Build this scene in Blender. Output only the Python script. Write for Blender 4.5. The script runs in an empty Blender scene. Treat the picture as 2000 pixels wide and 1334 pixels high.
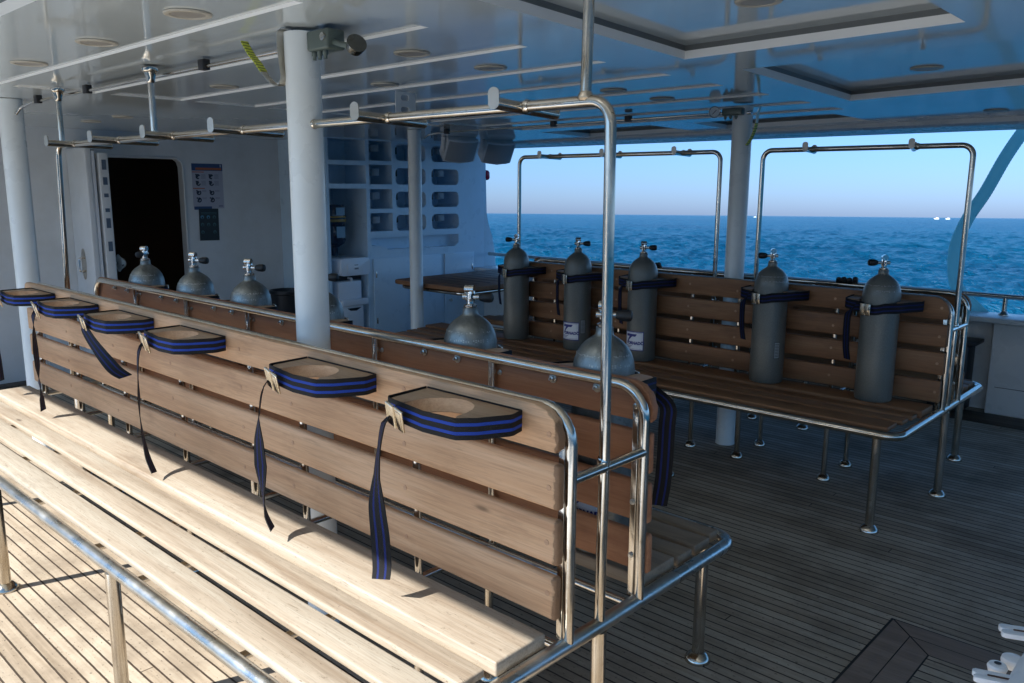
import bpy, bmesh, math, random
from mathutils import Vector, Matrix, Euler
from mathutils.geometry import delaunay_2d_cdt
random.seed(7)
S = bpy.context.scene
COL = S.collection
R = math.radians
PI = math.pi
# ---------------------------------------------------------------- camera
cd = bpy.data.cameras.new("camera"); cam = bpy.data.objects.new("camera", cd); COL.objects.link(cam)
cam.location = (1.17466, -1.60935, 1.59636)
cam.rotation_euler = (1.3860, -0.0055, 0.7479)
cd.sensor_width = 36; cd.lens = 28.97; cd.clip_start = 0.05; cd.clip_end = 60000
S.camera = cam
# ---------------------------------------------------------------- world, sun, exposure
TILT = (0.0252, 0.0180, 0.0)            # the boat heels: sea and sky are tilted against the deck
SUN_AZ, SUN_EL = 72.0, 41.0             # direction the light travels (deck frame), elevation
w = bpy.data.worlds.new("World"); S.world = w; w.use_nodes = True
nt = w.node_tree; nt.nodes.clear()
sky = nt.nodes.new("ShaderNodeTexSky"); sky.sky_type = 'NISHITA'; sky.sun_disc = False
sky.sun_elevation = R(SUN_EL); sky.sun_rotation = R(198.0)
sky.air_density = 1.0; sky.dust_density = 0.6; sky.ozone_density = 3.0
tc = nt.nodes.new("ShaderNodeTexCoord"); mp = nt.nodes.new("ShaderNodeMapping"); mp.vector_type = 'VECTOR'
mp.inputs['Rotation'].default_value = TILT
bg = nt.nodes.new("ShaderNodeBackground"); bg.inputs['Strength'].default_value = 0.066
wo = nt.nodes.new("ShaderNodeOutputWorld")
nt.links.new(tc.outputs['Generated'], mp.inputs['Vector']); nt.links.new(mp.outputs[0], sky.inputs['Vector'])
gm = nt.nodes.new("ShaderNodeMix"); gm.data_type = 'RGBA'; gm.blend_type = 'MULTIPLY'; gm.inputs[0].default_value = 1
sx_ = nt.nodes.new("ShaderNodeSeparateXYZ"); nt.links.new(mp.outputs[0], sx_.inputs[0])
gr_ = nt.nodes.new("ShaderNodeValToRGB"); ge = gr_.color_ramp.elements
ge[0].position = 0.0; ge[0].color = (.50, .70, 1.32, 1); ge[1].position = .22; ge[1].color = (.60, 1.02, 1.32, 1)
nt.links.new(sx_.outputs[2], gr_.inputs[0]); nt.links.new(sky.outputs[0], gm.inputs[6]); nt.links.new(gr_.outputs[0], gm.inputs[7])
nt.links.new(gm.outputs[2], bg.inputs['Color']); nt.links.new(bg.outputs[0], wo.inputs[0])
sl = bpy.data.lights.new("sun", 'SUN'); sun = bpy.data.objects.new("sun", sl); COL.objects.link(sun)
sl.energy = 5.0; sl.angle = R(0.53); sl.color = (1.0, 0.95, 0.87)
a = R(SUN_AZ); e = R(SUN_EL)
sun.rotation_euler = Vector((math.cos(a)*math.cos(e), math.sin(a)*math.cos(e), -math.sin(e))).to_track_quat('-Z', 'Y').to_euler()
sun.location = (-2, -6, 6)
S.view_settings.view_transform = 'Standard'; S.view_settings.look = 'None'
S.view_settings.exposure = 1.2; S.view_settings.gamma = 1
S.cycles.max_bounces = 10; S.cycles.diffuse_bounces = 5; S.cycles.glossy_bounces = 6
S.cycles.use_denoising = True
S.cycles.sample_clamp_indirect = 6
# ---------------------------------------------------------------- materials
def mat(name, color=(.5,.5,.5), rough=.5, metal=0., coat=0., coat_rough=.05, ior=1.5, spec=.5):
    m = bpy.data.materials.new(name); m.use_nodes = True
    b = m.node_tree.nodes['Principled BSDF']
    b.inputs['Base Color'].default_value = (*color, 1); b.inputs['Roughness'].default_value = rough
    b.inputs['Metallic'].default_value = metal; b.inputs['Coat Weight'].default_value = coat
    b.inputs['Coat Roughness'].default_value = coat_rough; b.inputs['IOR'].default_value = ior
    b.inputs['Specular IOR Level'].default_value = spec
    return m, m.node_tree, b
def N(t, kind, **kw):
    n = t.nodes.new(kind)
    for k, v in kw.items():
        if k in n.inputs.keys(): n.inputs[k].default_value = v
        else: setattr(n, k, v)
    return n
def L(t, a, b): t.links.new(a, b)
def coords(t, scale=(1,1,1), out='Object', rot=(0,0,0)):
    c = N(t, "ShaderNodeTexCoord"); m = N(t, "ShaderNodeMapping")
    m.inputs['Scale'].default_value = scale; m.inputs['Rotation'].default_value = rot
    L(t, c.outputs[out], m.inputs['Vector']); return m.outputs[0]
def noise(t, vec, scale, detail=4, rough=.55, dist=0.):
    n = N(t, "ShaderNodeTexNoise"); n.inputs['Scale'].default_value = scale; n.inputs['Detail'].default_value = detail
    n.inputs['Roughness'].default_value = rough; n.inputs['Distortion'].default_value = dist
    L(t, vec, n.inputs['Vector']); return n.outputs['Fac']
def ramp(t, fac, stops):
    r = N(t, "ShaderNodeValToRGB"); el = r.color_ramp.elements
    while len(el) < len(stops): el.new(.5)
    for x, (p, c) in zip(el, stops): x.position = p; x.color = (*c, 1) if len(c) == 3 else c
    L(t, fac, r.inputs[0]); return r.outputs[0]
def mix(t, fac, a, b, mode='MIX'):
    m = N(t, "ShaderNodeMix", data_type='RGBA', blend_type=mode)
    for sock, v in ((m.inputs[0], fac), (m.inputs[6], a), (m.inputs[7], b)):
        if isinstance(v, (int, float)): sock.default_value = v
        elif isinstance(v, tuple): sock.default_value = (*v, 1)
        else: L(t, v, sock)
    return m.outputs[2]
def math_(t, op, a, b=None):
    m = N(t, "ShaderNodeMath", operation=op)
    for s, v in ((m.inputs[0], a), (m.inputs[1], b)):
        if v is None: continue
        if isinstance(v, (int, float)): s.default_value = v
        else: L(t, v, s)
    return m.outputs[0]
def g3(v): return (v, v, v)
def bump(t, b, h, strength=.2, dist=.01):
    n = N(t, "ShaderNodeBump"); n.inputs['Strength'].default_value = strength; n.inputs['Distance'].default_value = dist
    L(t, h, n.inputs['Height']); L(t, n.outputs[0], b.inputs['Normal'])
def steel(name, r0, r1, col=(.62,.59,.54), scuff=0.):
    m, t, b = mat(name, col, r0, 1.)
    v = coords(t); n = noise(t, v, 9, 5)
    rr = ramp(t, n, [(.35, g3(r0)), (.7, g3(r1))]); L(t, rr, b.inputs['Roughness'])
    n2 = noise(t, v, 60, 3)
    tint = ramp(t, noise(t, v, 4, 4), [(.4, col), (.72, (col[0]*.78, col[1]*.70, col[2]*.58))])
    L(t, mix(t, ramp(t, n2, [(.62, g3(0)), (.78, g3(.5))]), tint, (.20,.15,.10)), b.inputs['Base Color'])
    bump(t, b, noise(t, v, 40 if scuff else 14, 4), .25 if scuff else .08, .004)
    return m
STEEL = steel("polished_steel", .07, .24)
STEEL_DULL = steel("scuffed_steel", .22, .42, (.56,.56,.54), 1.)
CHROME = steel("chrome", .05, .12, (.75,.75,.74))
def wood(name, stops, rough=.6, grain=28., knot=True, bmp=.25, tint=None, off=0., marks=False):
    m, t, b = mat(name, stops[0][1], rough, spec=.3)
    c = N(t, "ShaderNodeTexCoord"); oi = N(t, "ShaderNodeObjectInfo")
    ad = N(t, "ShaderNodeVectorMath", operation='ADD'); L(t, c.outputs['Object'], ad.inputs[0])
    cmb = N(t, "ShaderNodeCombineXYZ"); L(t, math_(t, 'MULTIPLY', oi.outputs['Random'], 9.), cmb.inputs[0]); cmb.inputs[1].default_value = off
    L(t, cmb.outputs[0], ad.inputs[1])
    mp = N(t, "ShaderNodeMapping"); mp.inputs['Scale'].default_value = (1.1, grain, grain); L(t, ad.outputs[0], mp.inputs[0])
    mp2 = N(t, "ShaderNodeMapping"); mp2.inputs['Scale'].default_value = (.55, 7, 7); L(t, ad.outputs[0], mp2.inputs[0])
    n1 = noise(t, mp.outputs[0], 1.6, 6, .6, .6); n2 = noise(t, mp2.outputs[0], 1.0, 3, .5, 1.2)
    f = math_(t, 'ADD', math_(t, 'MULTIPLY', n1, .45), math_(t, 'MULTIPLY', n2, .55))
    col = ramp(t, f, stops)
    fine = noise(t, mp.outputs[0], 9, 3)
    col = mix(t, math_(t, 'MULTIPLY', ramp(t, fine, [(.45, g3(0)), (.75, g3(1))]), .35), col, tuple(x*.55 for x in stops[0][1]))
    # blotchy stains and small knots
    mp3 = N(t, "ShaderNodeMapping"); mp3.inputs['Scale'].default_value = (2.2, 8, 8); L(t, ad.outputs[0], mp3.inputs[0])
    st = noise(t, mp3.outputs[0], 1.3, 5, .7)
    col = mix(t, ramp(t, st, [(.56, g3(0)), (.74, g3(.45))]), col, tuple(x*.5 for x in stops[0][1]))
    if knot:
        vo = N(t, "ShaderNodeTexVoronoi"); vo.inputs['Scale'].default_value = 1.0
        mp4 = N(t, "ShaderNodeMapping"); mp4.inputs['Scale'].default_value = (1.6, 6, 6); L(t, ad.outputs[0], mp4.inputs[0])
        L(t, mp4.outputs[0], vo.inputs['Vector'])
        kn = ramp(t, vo.outputs['Distance'], [(.03, g3(.8)), (.055, g3(.15)), (.075, g3(0))])
        col = mix(t, kn, col, tuple(x*.35 for x in stops[0][1]))
    if marks:
        for sc_, lo_, hi_, k_ in (((26, 150, 150), .64, .70, .75), ((9, 60, 60), .66, .72, .5), ((70, 240, 240), .66, .72, .6)):
            mm_ = N(t, "ShaderNodeMapping"); mm_.inputs['Scale'].default_value = sc_; mm_.inputs['Rotation'].default_value = (0, 0, R(14)); L(t, ad.outputs[0], mm_.inputs[0])
            col = mix(t, ramp(t, noise(t, mm_.outputs[0], 1., 3, .6, 1.5), [(lo_, g3(0)), (hi_, g3(k_))]), col, tuple(x*.6 for x in stops[0][1]))
    if tint:
        sx = N(t, "ShaderNodeSeparateXYZ"); L(t, c.outputs['Object'], sx.inputs[0])
        gm_ = math_(t, 'ADD', sx.outputs[0], math_(t, 'MULTIPLY', noise(t, c.outputs['Object'], 45, 4), .030))
        col = mix(t, ramp(t, math_(t, 'SUBTRACT', gm_, tint-1.), [(.995, g3(0)), (1., g3(.75))]), col, tuple(x*.3 for x in stops[0][1]))
    L(t, col, b.inputs['Base Color'])
    L(t, ramp(t, n1, [(.3, g3(rough-.1)), (.7, g3(rough+.15))]), b.inputs['Roughness'])
    bump(t, b, math_(t, 'ADD', n1, math_(t, 'MULTIPLY', fine, .5)), bmp, .004)
    return m
WOOD_SEAT = wood("sun_bleached_wood", [(.33,(.23,.175,.125)), (.50,(.345,.295,.235)), (.67,(.405,.37,.31))], .62, marks=True)
WOOD_BACK = wood("pale_teak", [(.32,(.43,.225,.115)), (.50,(.59,.345,.19)), (.68,(.70,.45,.275))], .5, tint=1.805)
WOOD_RED = wood("reddish_teak", [(.30,(.24,.10,.05)), (.50,(.34,.155,.08)), (.72,(.42,.22,.12))], .5)
WOOD_DARK = wood("dark_worn_teak", [(.30,(.18,.08,.036)), (.50,(.275,.135,.066)), (.72,(.36,.195,.10))], .5)
WOOD_GREY = wood("grey_worn_teak", [(.30,(.19,.145,.10)), (.50,(.28,.215,.155)), (.72,(.36,.29,.21))], .55)
WOOD_BLOCK = wood("holder_wood", [(.30,(.33,.20,.12)), (.50,(.46,.31,.20)), (.72,(.55,.41,.28))], .5, bmp=.15)
WOOD_BLOCK_DARK = wood("holder_wood_dark", [(.30,(.18,.10,.06)), (.50,(.26,.16,.10)), (.72,(.34,.23,.15))], .5, bmp=.15)
# deck planks along x
m, t, b = mat("teak_deck", (.4,.3,.2), .6, spec=.25); DECK = m
c = N(t, "ShaderNodeTexCoord"); sp = N(t, "ShaderNodeSeparateXYZ"); L(t, c.outputs['Object'], sp.inputs[0])
PW = .0472
yy = math_(t, 'ADD', sp.outputs[1], math_(t, 'MULTIPLY', noise(t, c.outputs['Object'], 30, 2), .0022))
row = math_(t, 'DIVIDE', yy, PW)
fr = math_(t, 'FRACT', math_(t, 'ADD', row, 200.)); idx = math_(t, 'FLOOR', math_(t, 'ADD', row, 200.))
seam = math_(t, 'LESS_THAN', math_(t, 'ABSOLUTE', math_(t, 'SUBTRACT', fr, .5)), .428)
wn = N(t, "ShaderNodeTexWhiteNoise", noise_dimensions='1D'); L(t, idx, wn.inputs['W'])
xs = math_(t, 'ADD', math_(t, 'DIVIDE', sp.outputs[0], 11.), math_(t, 'MULTIPLY', wn.outputs['Value'], 1.0))
fx = math_(t, 'FRACT', math_(t, 'ADD', xs, 50.))
butt = math_(t, 'GREATER_THAN', math_(t, 'ABSOLUTE', math_(t, 'SUBTRACT', fx, .5)), 0.4998)
plank = math_(t, 'MULTIPLY', seam, math_(t, 'SUBTRACT', 1., butt))
wn2 = N(t, "ShaderNodeTexWhiteNoise", noise_dimensions='2D'); cb = N(t, "ShaderNodeCombineXYZ"); L(t, idx, cb.inputs[0]); L(t, math_(t, 'FLOOR', xs), cb.inputs[1]); L(t, cb.outputs[0], wn2.inputs['Vector'])
mp1 = N(t, "ShaderNodeMapping"); mp1.inputs['Scale'].default_value = (2.2, 45, 1); L(t, c.outputs['Object'], mp1.inputs[0])
gr = noise(t, mp1.outputs[0], 1.5, 6, .62, .4)
f = math_(t, 'ADD', math_(t, 'MULTIPLY', gr, .7), math_(t, 'MULTIPLY', wn2.outputs['Value'], .3))
col = ramp(t, f, [(.25, (.25,.20,.145)), (.5, (.38,.315,.24)), (.78, (.48,.42,.335))])
dirt = noise(t, c.outputs['Object'], 2.3, 6, .65)
col = mix(t, ramp(t, dirt, [(.45, g3(0)), (.68, g3(.7))]), col, (.145,.115,.085))
sm = N(t, "ShaderNodeMapping"); sm.inputs['Scale'].default_value = (60, 90, 1); L(t, c.outputs['Object'], sm.inputs[0])
spk = noise(t, sm.outputs[0], 1., 2)
col = mix(t, ramp(t, spk, [(.64, g3(0)), (.70, g3(.7))]), col, (.07,.055,.04))
inv = math_(t, 'SUBTRACT', 1., plank)
caulk = mix(t, noise(t, c.outputs['Object'], 40, 2), (.032,.024,.018), (.075,.055,.04))
L(t, mix(t, inv, col, caulk), b.inputs['Base Color'])
bump(t, b, math_(t, 'ADD', math_(t, 'MULTIPLY', plank, 1.2), math_(t, 'MULTIPLY', gr, .35)), .6, .003)
L(t, ramp(t, dirt, [(.3, g3(.5)), (.7, g3(.75))]), b.inputs['Roughness'])
MARGIN = wood("deck_margin_wood", [(.30,(.17,.125,.095)), (.50,(.24,.18,.14)), (.72,(.31,.24,.19))], .55)
m, _, _ = mat("caulk_rubber", (.02,.018,.016), .7); CAULK = m
def paint(name, col, rough, coat=.0, dirt=.10, bs=0.05, bsc=60.):
    m, t, b = mat(name, col, rough, coat=coat)
    v = coords(t); n = noise(t, v, 3.2, 6, .6)
    L(t, mix(t, ramp(t, n, [(.42, g3(0)), (.8, g3(dirt*2.5))]), col, tuple(x*y for x, y in zip(col, (.72,.70,.64)))), b.inputs['Base Color'])
    L(t, ramp(t, noise(t, v, 8, 4), [(.3, g3(rough*.8)), (.7, g3(min(1, rough*1.3)))]), b.inputs['Roughness'])
    bump(t, b, noise(t, v, bsc, 3), bs, .004)
    return m
WHITE = paint("white_gelcoat", (.72,.73,.72), .28)
PILLAR_W = paint("white_pillar_paint", (.76,.80,.80), .30, dirt=.1)  # faint cyan puts the bluish light on the white pillars into the colour
CAB_W = paint("cabinet_white_blue_cast", (.60,.75,.86), .30)  # white paint tinted with the blue light from sky and sea
WALL_W = paint("white_wall_paint", (.68,.71,.73), .42, dirt=.2, bs=.12)
CEIL = paint("glossy_ceiling_gelcoat", (.56,.62,.64), .065, dirt=.05, bs=.018, bsc=7.)
CEIL.node_tree.nodes["Principled BSDF"].inputs["IOR"].default_value = 2.4
TRIM = mat("ceiling_bevel_white", (.82,.82,.80), .3)[0]
LAMPM = paint("lamp_ring_beige", (.50,.47,.40), .4)
LAMPD = paint("lamp_glass_unlit", (.34,.32,.29), .35)
BLACK = mat("black_rubber", (.012,.012,.014), .45)[0]
m, t, b = mat("ribbed_knob", (.010,.011,.013), .5); KNOB = m
bump(t, b, noise(t, coords(t), 150, 2), .4, .002)
PLASTIC = paint("white_plastic", (.80,.83,.87), .30, dirt=.08)
SPKGREY = paint("speaker_grille_grey", (.34,.36,.38), .55)
SPKWHITE = paint("speaker_shell", (.72,.74,.75), .4)
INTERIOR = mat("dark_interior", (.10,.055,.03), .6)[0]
RED = mat("red_glass", (.35,.01,.04), .2)[0]
m, t, b = mat("teal_hose", (.35,.68,.70), .35); HOSE = m
tl_ = N(t, "ShaderNodeBsdfTranslucent"); tl_.inputs[0].default_value = (.60, .93, .93, 1); ms_ = N(t, "ShaderNodeMixShader"); ms_.inputs[0].default_value = .75
L(t, b.outputs[0], ms_.inputs[1]); L(t, tl_.outputs[0], ms_.inputs[2]); L(t, ms_.outputs[0], t.nodes['Material Output'].inputs['Surface'])
m, t, b = mat("tank_grey_paint", (.075,.085,.078), .42, .25); TANK_GREY = m
b.inputs["Coat Weight"].default_value = .25; b.inputs["Coat Roughness"].default_value = .22
v = coords(t)
cc = mix(t, ramp(t, noise(t, v, 260, 2), [(.45, g3(0)), (.65, g3(.5))]), (.15,.155,.14), (.25,.255,.23))
wear = ramp(t, noise(t, coords(t, (1,1,.35)), 16, 5, .7), [(.66, g3(0)), (.74, g3(.8))])
cc = mix(t, wear, cc, (.26,.27,.25)); L(t, cc, b.inputs['Base Color'])
L(t, ramp(t, noise(t, v, 12, 4), [(.3, g3(.34)), (.7, g3(.52))]), b.inputs['Roughness']); bump(t, b, noise(t, v, 220, 2), .12, .002)
m, t, b = mat("tank_bare_aluminium", (.35,.36,.35), .4, .85); TANK_ALU = m
v = coords(t); sc = coords(t, (1,1,.5))
n1 = noise(t, sc, 11, 7, .7); n2 = noise(t, v, 90, 3)
cc = ramp(t, n1, [(.30, (.13,.135,.125)), (.5, (.23,.245,.24)), (.70, (.34,.37,.36))])
cc = mix(t, ramp(t, n2, [(.58, g3(0)), (.75, g3(.7))]), cc, (.12,.12,.11)); L(t, cc, b.inputs['Base Color'])
L(t, ramp(t, n1, [(.3, g3(.55)), (.7, g3(.32))]), b.inputs['Roughness']); bump(t, b, n2, .15, .002)
STAMP = mat("stamped_marks", (.62,.64,.63), .5, .6)[0]
# webbing: U = metres along, V = 0..1 across
def webbing(name, dk, lt, hw):
    m, t, b = mat(name, (.01,.01,.012), .65, spec=.3)
    uv = N(t, "ShaderNodeTexCoord"); s2 = N(t, "ShaderNodeSeparateXYZ"); L(t, uv.outputs['UV'], s2.inputs[0])
    U, V = s2.outputs[0], s2.outputs[1]
    d1 = math_(t, 'ABSOLUTE', math_(t, 'SUBTRACT', V, .30)); d2 = math_(t, 'ABSOLUTE', math_(t, 'SUBTRACT', V, .70))
    st = math_(t, 'LESS_THAN', math_(t, 'MINIMUM', d1, d2), hw)
    weave = math_(t, 'SINE', math_(t, 'ADD', math_(t, 'MULTIPLY', U, 1500.), math_(t, 'MULTIPLY', V, 60.)))
    wv = ramp(t, math_(t, 'ADD', math_(t, 'MULTIPLY', weave, .5), .5), [(.25, g3(.25)), (.6, g3(1))])
    blue = mix(t, wv, dk, lt)
    rib = math_(t, 'SINE', math_(t, 'ADD', math_(t, 'MULTIPLY', U, 1300.), math_(t, 'MULTIPLY', V, -50.)))
    blk = mix(t, math_(t, 'ADD', math_(t, 'MULTIPLY', rib, .5), .5), (.003,.003,.004), (.010,.010,.012))
    L(t, mix(t, st, blk, blue), b.inputs['Base Color']); bump(t, b, math_(t, 'ADD', weave, rib), .35, .001)
    return m
WEB = webbing('strap_webbing', (.003,.006,.04), (.014,.075,.52), .072)
WEB2 = webbing('strap_webbing_dark', (.003,.004,.02), (.008,.022,.17), .055)  # darker-striped copy of the webbing, for tails and tank straps
# yellow/black tape band
m, t, b = mat("yellow_black_tape", (.6,.6,.05), .5); TAPE = m
uv = N(t, "ShaderNodeTexCoord"); s2 = N(t, "ShaderNodeSeparateXYZ"); L(t, uv.outputs['UV'], s2.inputs[0])
q = math_(t, 'SINE', math_(t, 'ADD', math_(t, 'MULTIPLY', s2.outputs[0], 420.), math_(t, 'MULTIPLY', s2.outputs[1], 1.6)))
L(t, mix(t, math_(t, 'GREATER_THAN', q, .72), (.50,.56,.05), (.02,.03,.02)), b.inputs['Base Color'])
# ---------------------------------------------------------------- mesh helpers
def obj(name, bm, m, parent=None, smooth=True, base=None, angle=40):
    me = bpy.data.meshes.new(name)
    if base is not None: bmesh.ops.translate(bm, verts=bm.verts, vec=-Vector(base))
    bmesh.ops.recalc_face_normals(bm, faces=bm.faces)
    bm.to_mesh(me); bm.free()
    for mm in (m if isinstance(m, (list, tuple)) else [m]): me.materials.append(mm)
    if smooth:
        me.polygons.foreach_set('use_smooth', [True]*len(me.polygons))
        me.set_sharp_from_angle(angle=R(angle))
    o = bpy.data.objects.new(name, me); COL.objects.link(o)
    if parent: o.parent = parent
    return o
def thing(name, label, cat, loc=(0,0,0), group=None):
    o = bpy.data.objects.new(name, None); COL.objects.link(o); o.location = loc; o.empty_display_size = .1
    o['label'] = label; o['category'] = cat
    if group: o['group'] = group
    return o
def tag(o, label, cat, group=None):
    o['label'] = label; o['category'] = cat
    if group: o['group'] = group
    return o
def struct(name, bm, m, **k):
    o = obj(name, bm, m, **k); o['kind'] = 'structure'; return o
def copy_tree(o, parent=None):
    c = o.copy(); COL.objects.link(c)
    if parent: c.parent = parent
    for ch in o.children: copy_tree(ch, c)
    return c
def B(): return bmesh.new()
def box(bm, lo, hi, bev=0., mi=0, mtx=None):
    n0 = len(bm.verts)
    vs = [bm.verts.new((x, y, z)) for x in (lo[0], hi[0]) for y in (lo[1], hi[1]) for z in (lo[2], hi[2])]
    fs = [(0,1,3,2), (4,6,7,5), (0,4,5,1), (2,3,7,6), (0,2,6,4), (1,5,7,3)]
    fc = [bm.faces.new([vs[i] for i in f]) for f in fs]
    for f in fc: f.material_index = mi
    if bev > 0:
        es = list({e for f in fc for e in f.edges})
        r = bmesh.ops.bevel(bm, geom=es, offset=bev, segments=3, profile=.5, affect='EDGES')
    bm.verts.ensure_lookup_table()
    if mtx is not None:
        bmesh.ops.transform(bm, matrix=mtx, verts=bm.verts[n0:] if not bev else [v for v in bm.verts if v.index == -1 or True][n0:])
    return bm
def fillet(pts, r, seg=7):
    pts = [Vector(p) for p in pts]
    if r <= 0 or len(pts) < 3: return pts
    out = [pts[0]]
    for i in range(1, len(pts)-1):
        p, a, c = pts[i], pts[i-1], pts[i+1]
        d1 = (a-p).normalized(); d2 = (c-p).normalized(); ang = d1.angle(d2)
        if ang > PI-.02: out.append(p); continue
        d = min(r/math.tan(ang/2), (a-p).length*.49, (c-p).length*.49); rr = d*math.tan(ang/2)
        cen = p+(d1+d2).normalized()*(rr/math.sin(ang/2))
        s = p+d1*d-cen; e2 = p+d2*d-cen
        for k in range(seg+1):
            out.append(cen+s.normalized().slerp(e2.normalized(), k/seg)*rr)
    out.append(pts[-1]); return out
def tube(bm, pts, r, seg=16, corner=0., caps=True, closed=False, mi=0):
    P = fillet(pts, corner); n = len(P)
    if closed: P = P[:-1] if (P[0]-P[-1]).length < 1e-6 else P; n = len(P)
    rings = []; up = None
    rr = r if callable(r) else (lambda i: r)
    for i in range(n):
        if closed: tdir = (P[(i+1) % n]-P[i-1]).normalized()
        else: tdir = (P[min(i+1, n-1)]-P[max(i-1, 0)]).normalized()
        if up is None:
            up = Vector((0,0,1)) if abs(tdir.z) < .9 else Vector((1,0,0))
        s = tdir.cross(up).normalized(); up = s.cross(tdir).normalized()
        rings.append([bm.verts.new(P[i]+(s*math.cos(2*PI*k/seg)+up*math.sin(2*PI*k/seg))*rr(i)) for k in range(seg)])
    for i in range(n if closed else n-1):
        A, C2 = rings[i], rings[(i+1) % n]
        for k in range(seg):
            f = bm.faces.new((A[k], A[(k+1) % seg], C2[(k+1) % seg], C2[k])); f.material_index = mi
    if caps and not closed:
        bm.faces.new(rings[0]).material_index = mi; bm.faces.new(rings[-1][::-1]).material_index = mi
    return bm
def lathe(bm, prof, cen=(0,0,0), seg=28, axis='z', mi=0):
    cen = Vector(cen); rings = []
    def pt(r, h, a):
        if axis == 'z': return cen+Vector((r*math.cos(a), r*math.sin(a), h))
        if axis == 'x': return cen+Vector((h, r*math.cos(a), r*math.sin(a)))
        return cen+Vector((r*math.cos(a), h, r*math.sin(a)))
    for r, h in prof:
        if r < 1e-6: rings.append([bm.verts.new(pt(0, h, 0))])
        else: rings.append([bm.verts.new(pt(r, h, 2*PI*k/seg)) for k in range(seg)])
    for A, C2 in zip(rings[:-1], rings[1:]):
        for k in range(seg):
            k2 = (k+1) % seg
            if len(A) == 1 and len(C2) == 1: continue
            if len(A) == 1: f = bm.faces.new((A[0], C2[k], C2[k2]))
            elif len(C2) == 1: f = bm.faces.new((A[k], A[k2], C2[0]))
            else: f = bm.faces.new((A[k], A[k2], C2[k2], C2[k]))
            f.material_index = mi
    return bm
def prism(bm, poly, z0, z1, bev=0., mi=0, axes='xyz'):
    """poly in the first two axes, extruded along the third"""
    ax = ['xyz'.index(c) for c in axes]
    def mk(p, h):
        v = [0, 0, 0]; v[ax[0]] = p[0]; v[ax[1]] = p[1]; v[ax[2]] = h; return bm.verts.new(v)
    a = [mk(p, z0) for p in poly]; c2 = [mk(p, z1) for p in poly]
    fs = [bm.faces.new(a), bm.faces.new(c2[::-1])]
    es = list(fs[0].edges)+list(fs[1].edges)
    n = len(poly)
    for i in range(n): fs.append(bm.faces.new((a[i], a[(i+1) % n], c2[(i+1) % n], c2[i])))
    for f in fs: f.material_index = mi
    if bev: bmesh.ops.bevel(bm, geom=es, offset=bev, segments=2, profile=.5, affect='EDGES')
    return bm
def ribbon(bm, pts, widths, wdir, thick=.0022, closed=False, mi=0):
    """flat band: pts centre line, widths half width per point or number, wdir width direction per point"""
    uvl = bm.loops.layers.uv.verify(); n = len(pts); pts = [Vector(p) for p in pts]
    ds = [0.]
    for i in range(1, n+1): ds.append(ds[-1]+(pts[i % n]-pts[i-1]).length)
    W = [widths]*n if isinstance(widths, (int, float)) else widths
    D = [Vector(wdir).normalized()]*n if isinstance(wdir, (tuple, Vector)) and not isinstance(wdir, list) else [Vector(x).normalized() for x in wdir]
    rows = []
    for i in range(n):
        if closed: td = pts[(i+1) % n]-pts[i-1]
        else: td = pts[min(i+1, n-1)]-pts[max(i-1, 0)]
        nn = td.cross(D[i]).normalized()*(thick/2)
        a, c2 = pts[i]-D[i]*W[i], pts[i]+D[i]*W[i]
        rows.append([bm.verts.new(a+nn), bm.verts.new(c2+nn), bm.verts.new(c2-nn), bm.verts.new(a-nn)])
    vv = [0, 1, 1, 0]
    for i in range(n if closed else n-1):
        A, C2 = rows[i], rows[(i+1) % n]
        for k in range(4):
            k2 = (k+1) % 4
            f = bm.faces.new((A[k], A[k2], C2[k2], C2[k])); f.material_index = mi
            for lp, (u_, v_) in zip(f.loops, ((ds[i], vv[k]), (ds[i], vv[k2]), (ds[i+1], vv[k2]), (ds[i+1], vv[k]))): lp[uvl].uv = (u_, v_)
    if not closed: bm.faces.new(rows[0][::-1]); bm.faces.new(rows[-1])
    return bm
def catmull(pts, n=6):
    P = [Vector(p) for p in pts]; out = []
    for i in range(len(P)-1):
        p0, p1, p2, p3 = P[max(i-1, 0)], P[i], P[i+1], P[min(i+2, len(P)-1)]
        for k in range(n):
            t = k/n
            out.append(.5*((2*p1)+(p2-p0)*t+(2*p0-5*p1+4*p2-p3)*t*t+(3*p1-p0-3*p2+p3)*t**3))
    out.append(P[-1]); return out
def rrect(x0, y0, x1, y1, r, seg=5):
    out = []
    for cx, cy, a0 in ((x1-r, y0+r, -90), (x1-r, y1-r, 0), (x0+r, y1-r, 90), (x0+r, y0+r, 180)):
        for k in range(seg+1):
            a = R(a0+90*k/seg); out.append((cx+r*math.cos(a), cy+r*math.sin(a)))
    return out
def text_bm(s, size, align='LEFT', shear=0., bold=0.):
    cu = bpy.data.curves.new("t", 'FONT'); cu.body = s; cu.size = size; cu.align_x = align; cu.shear = shear; cu.offset = bold; cu.resolution_u = 3
    o = bpy.data.objects.new("t", cu); COL.objects.link(o)
    me = o.to_mesh(); bm = B(); bm.from_mesh(me); o.to_mesh_clear()
    bpy.data.objects.remove(o); bpy.data.curves.remove(cu); return bm
def join_bm(dst, src, f=None, mi=0):
    mp_ = {}
    for v in src.verts: mp_[v] = dst.verts.new(f(v.co) if f else v.co)
    for fc in src.faces:
        try: dst.faces.new([mp_[v] for v in fc.verts]).material_index = mi
        except ValueError: pass
    src.free(); return dst
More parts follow.
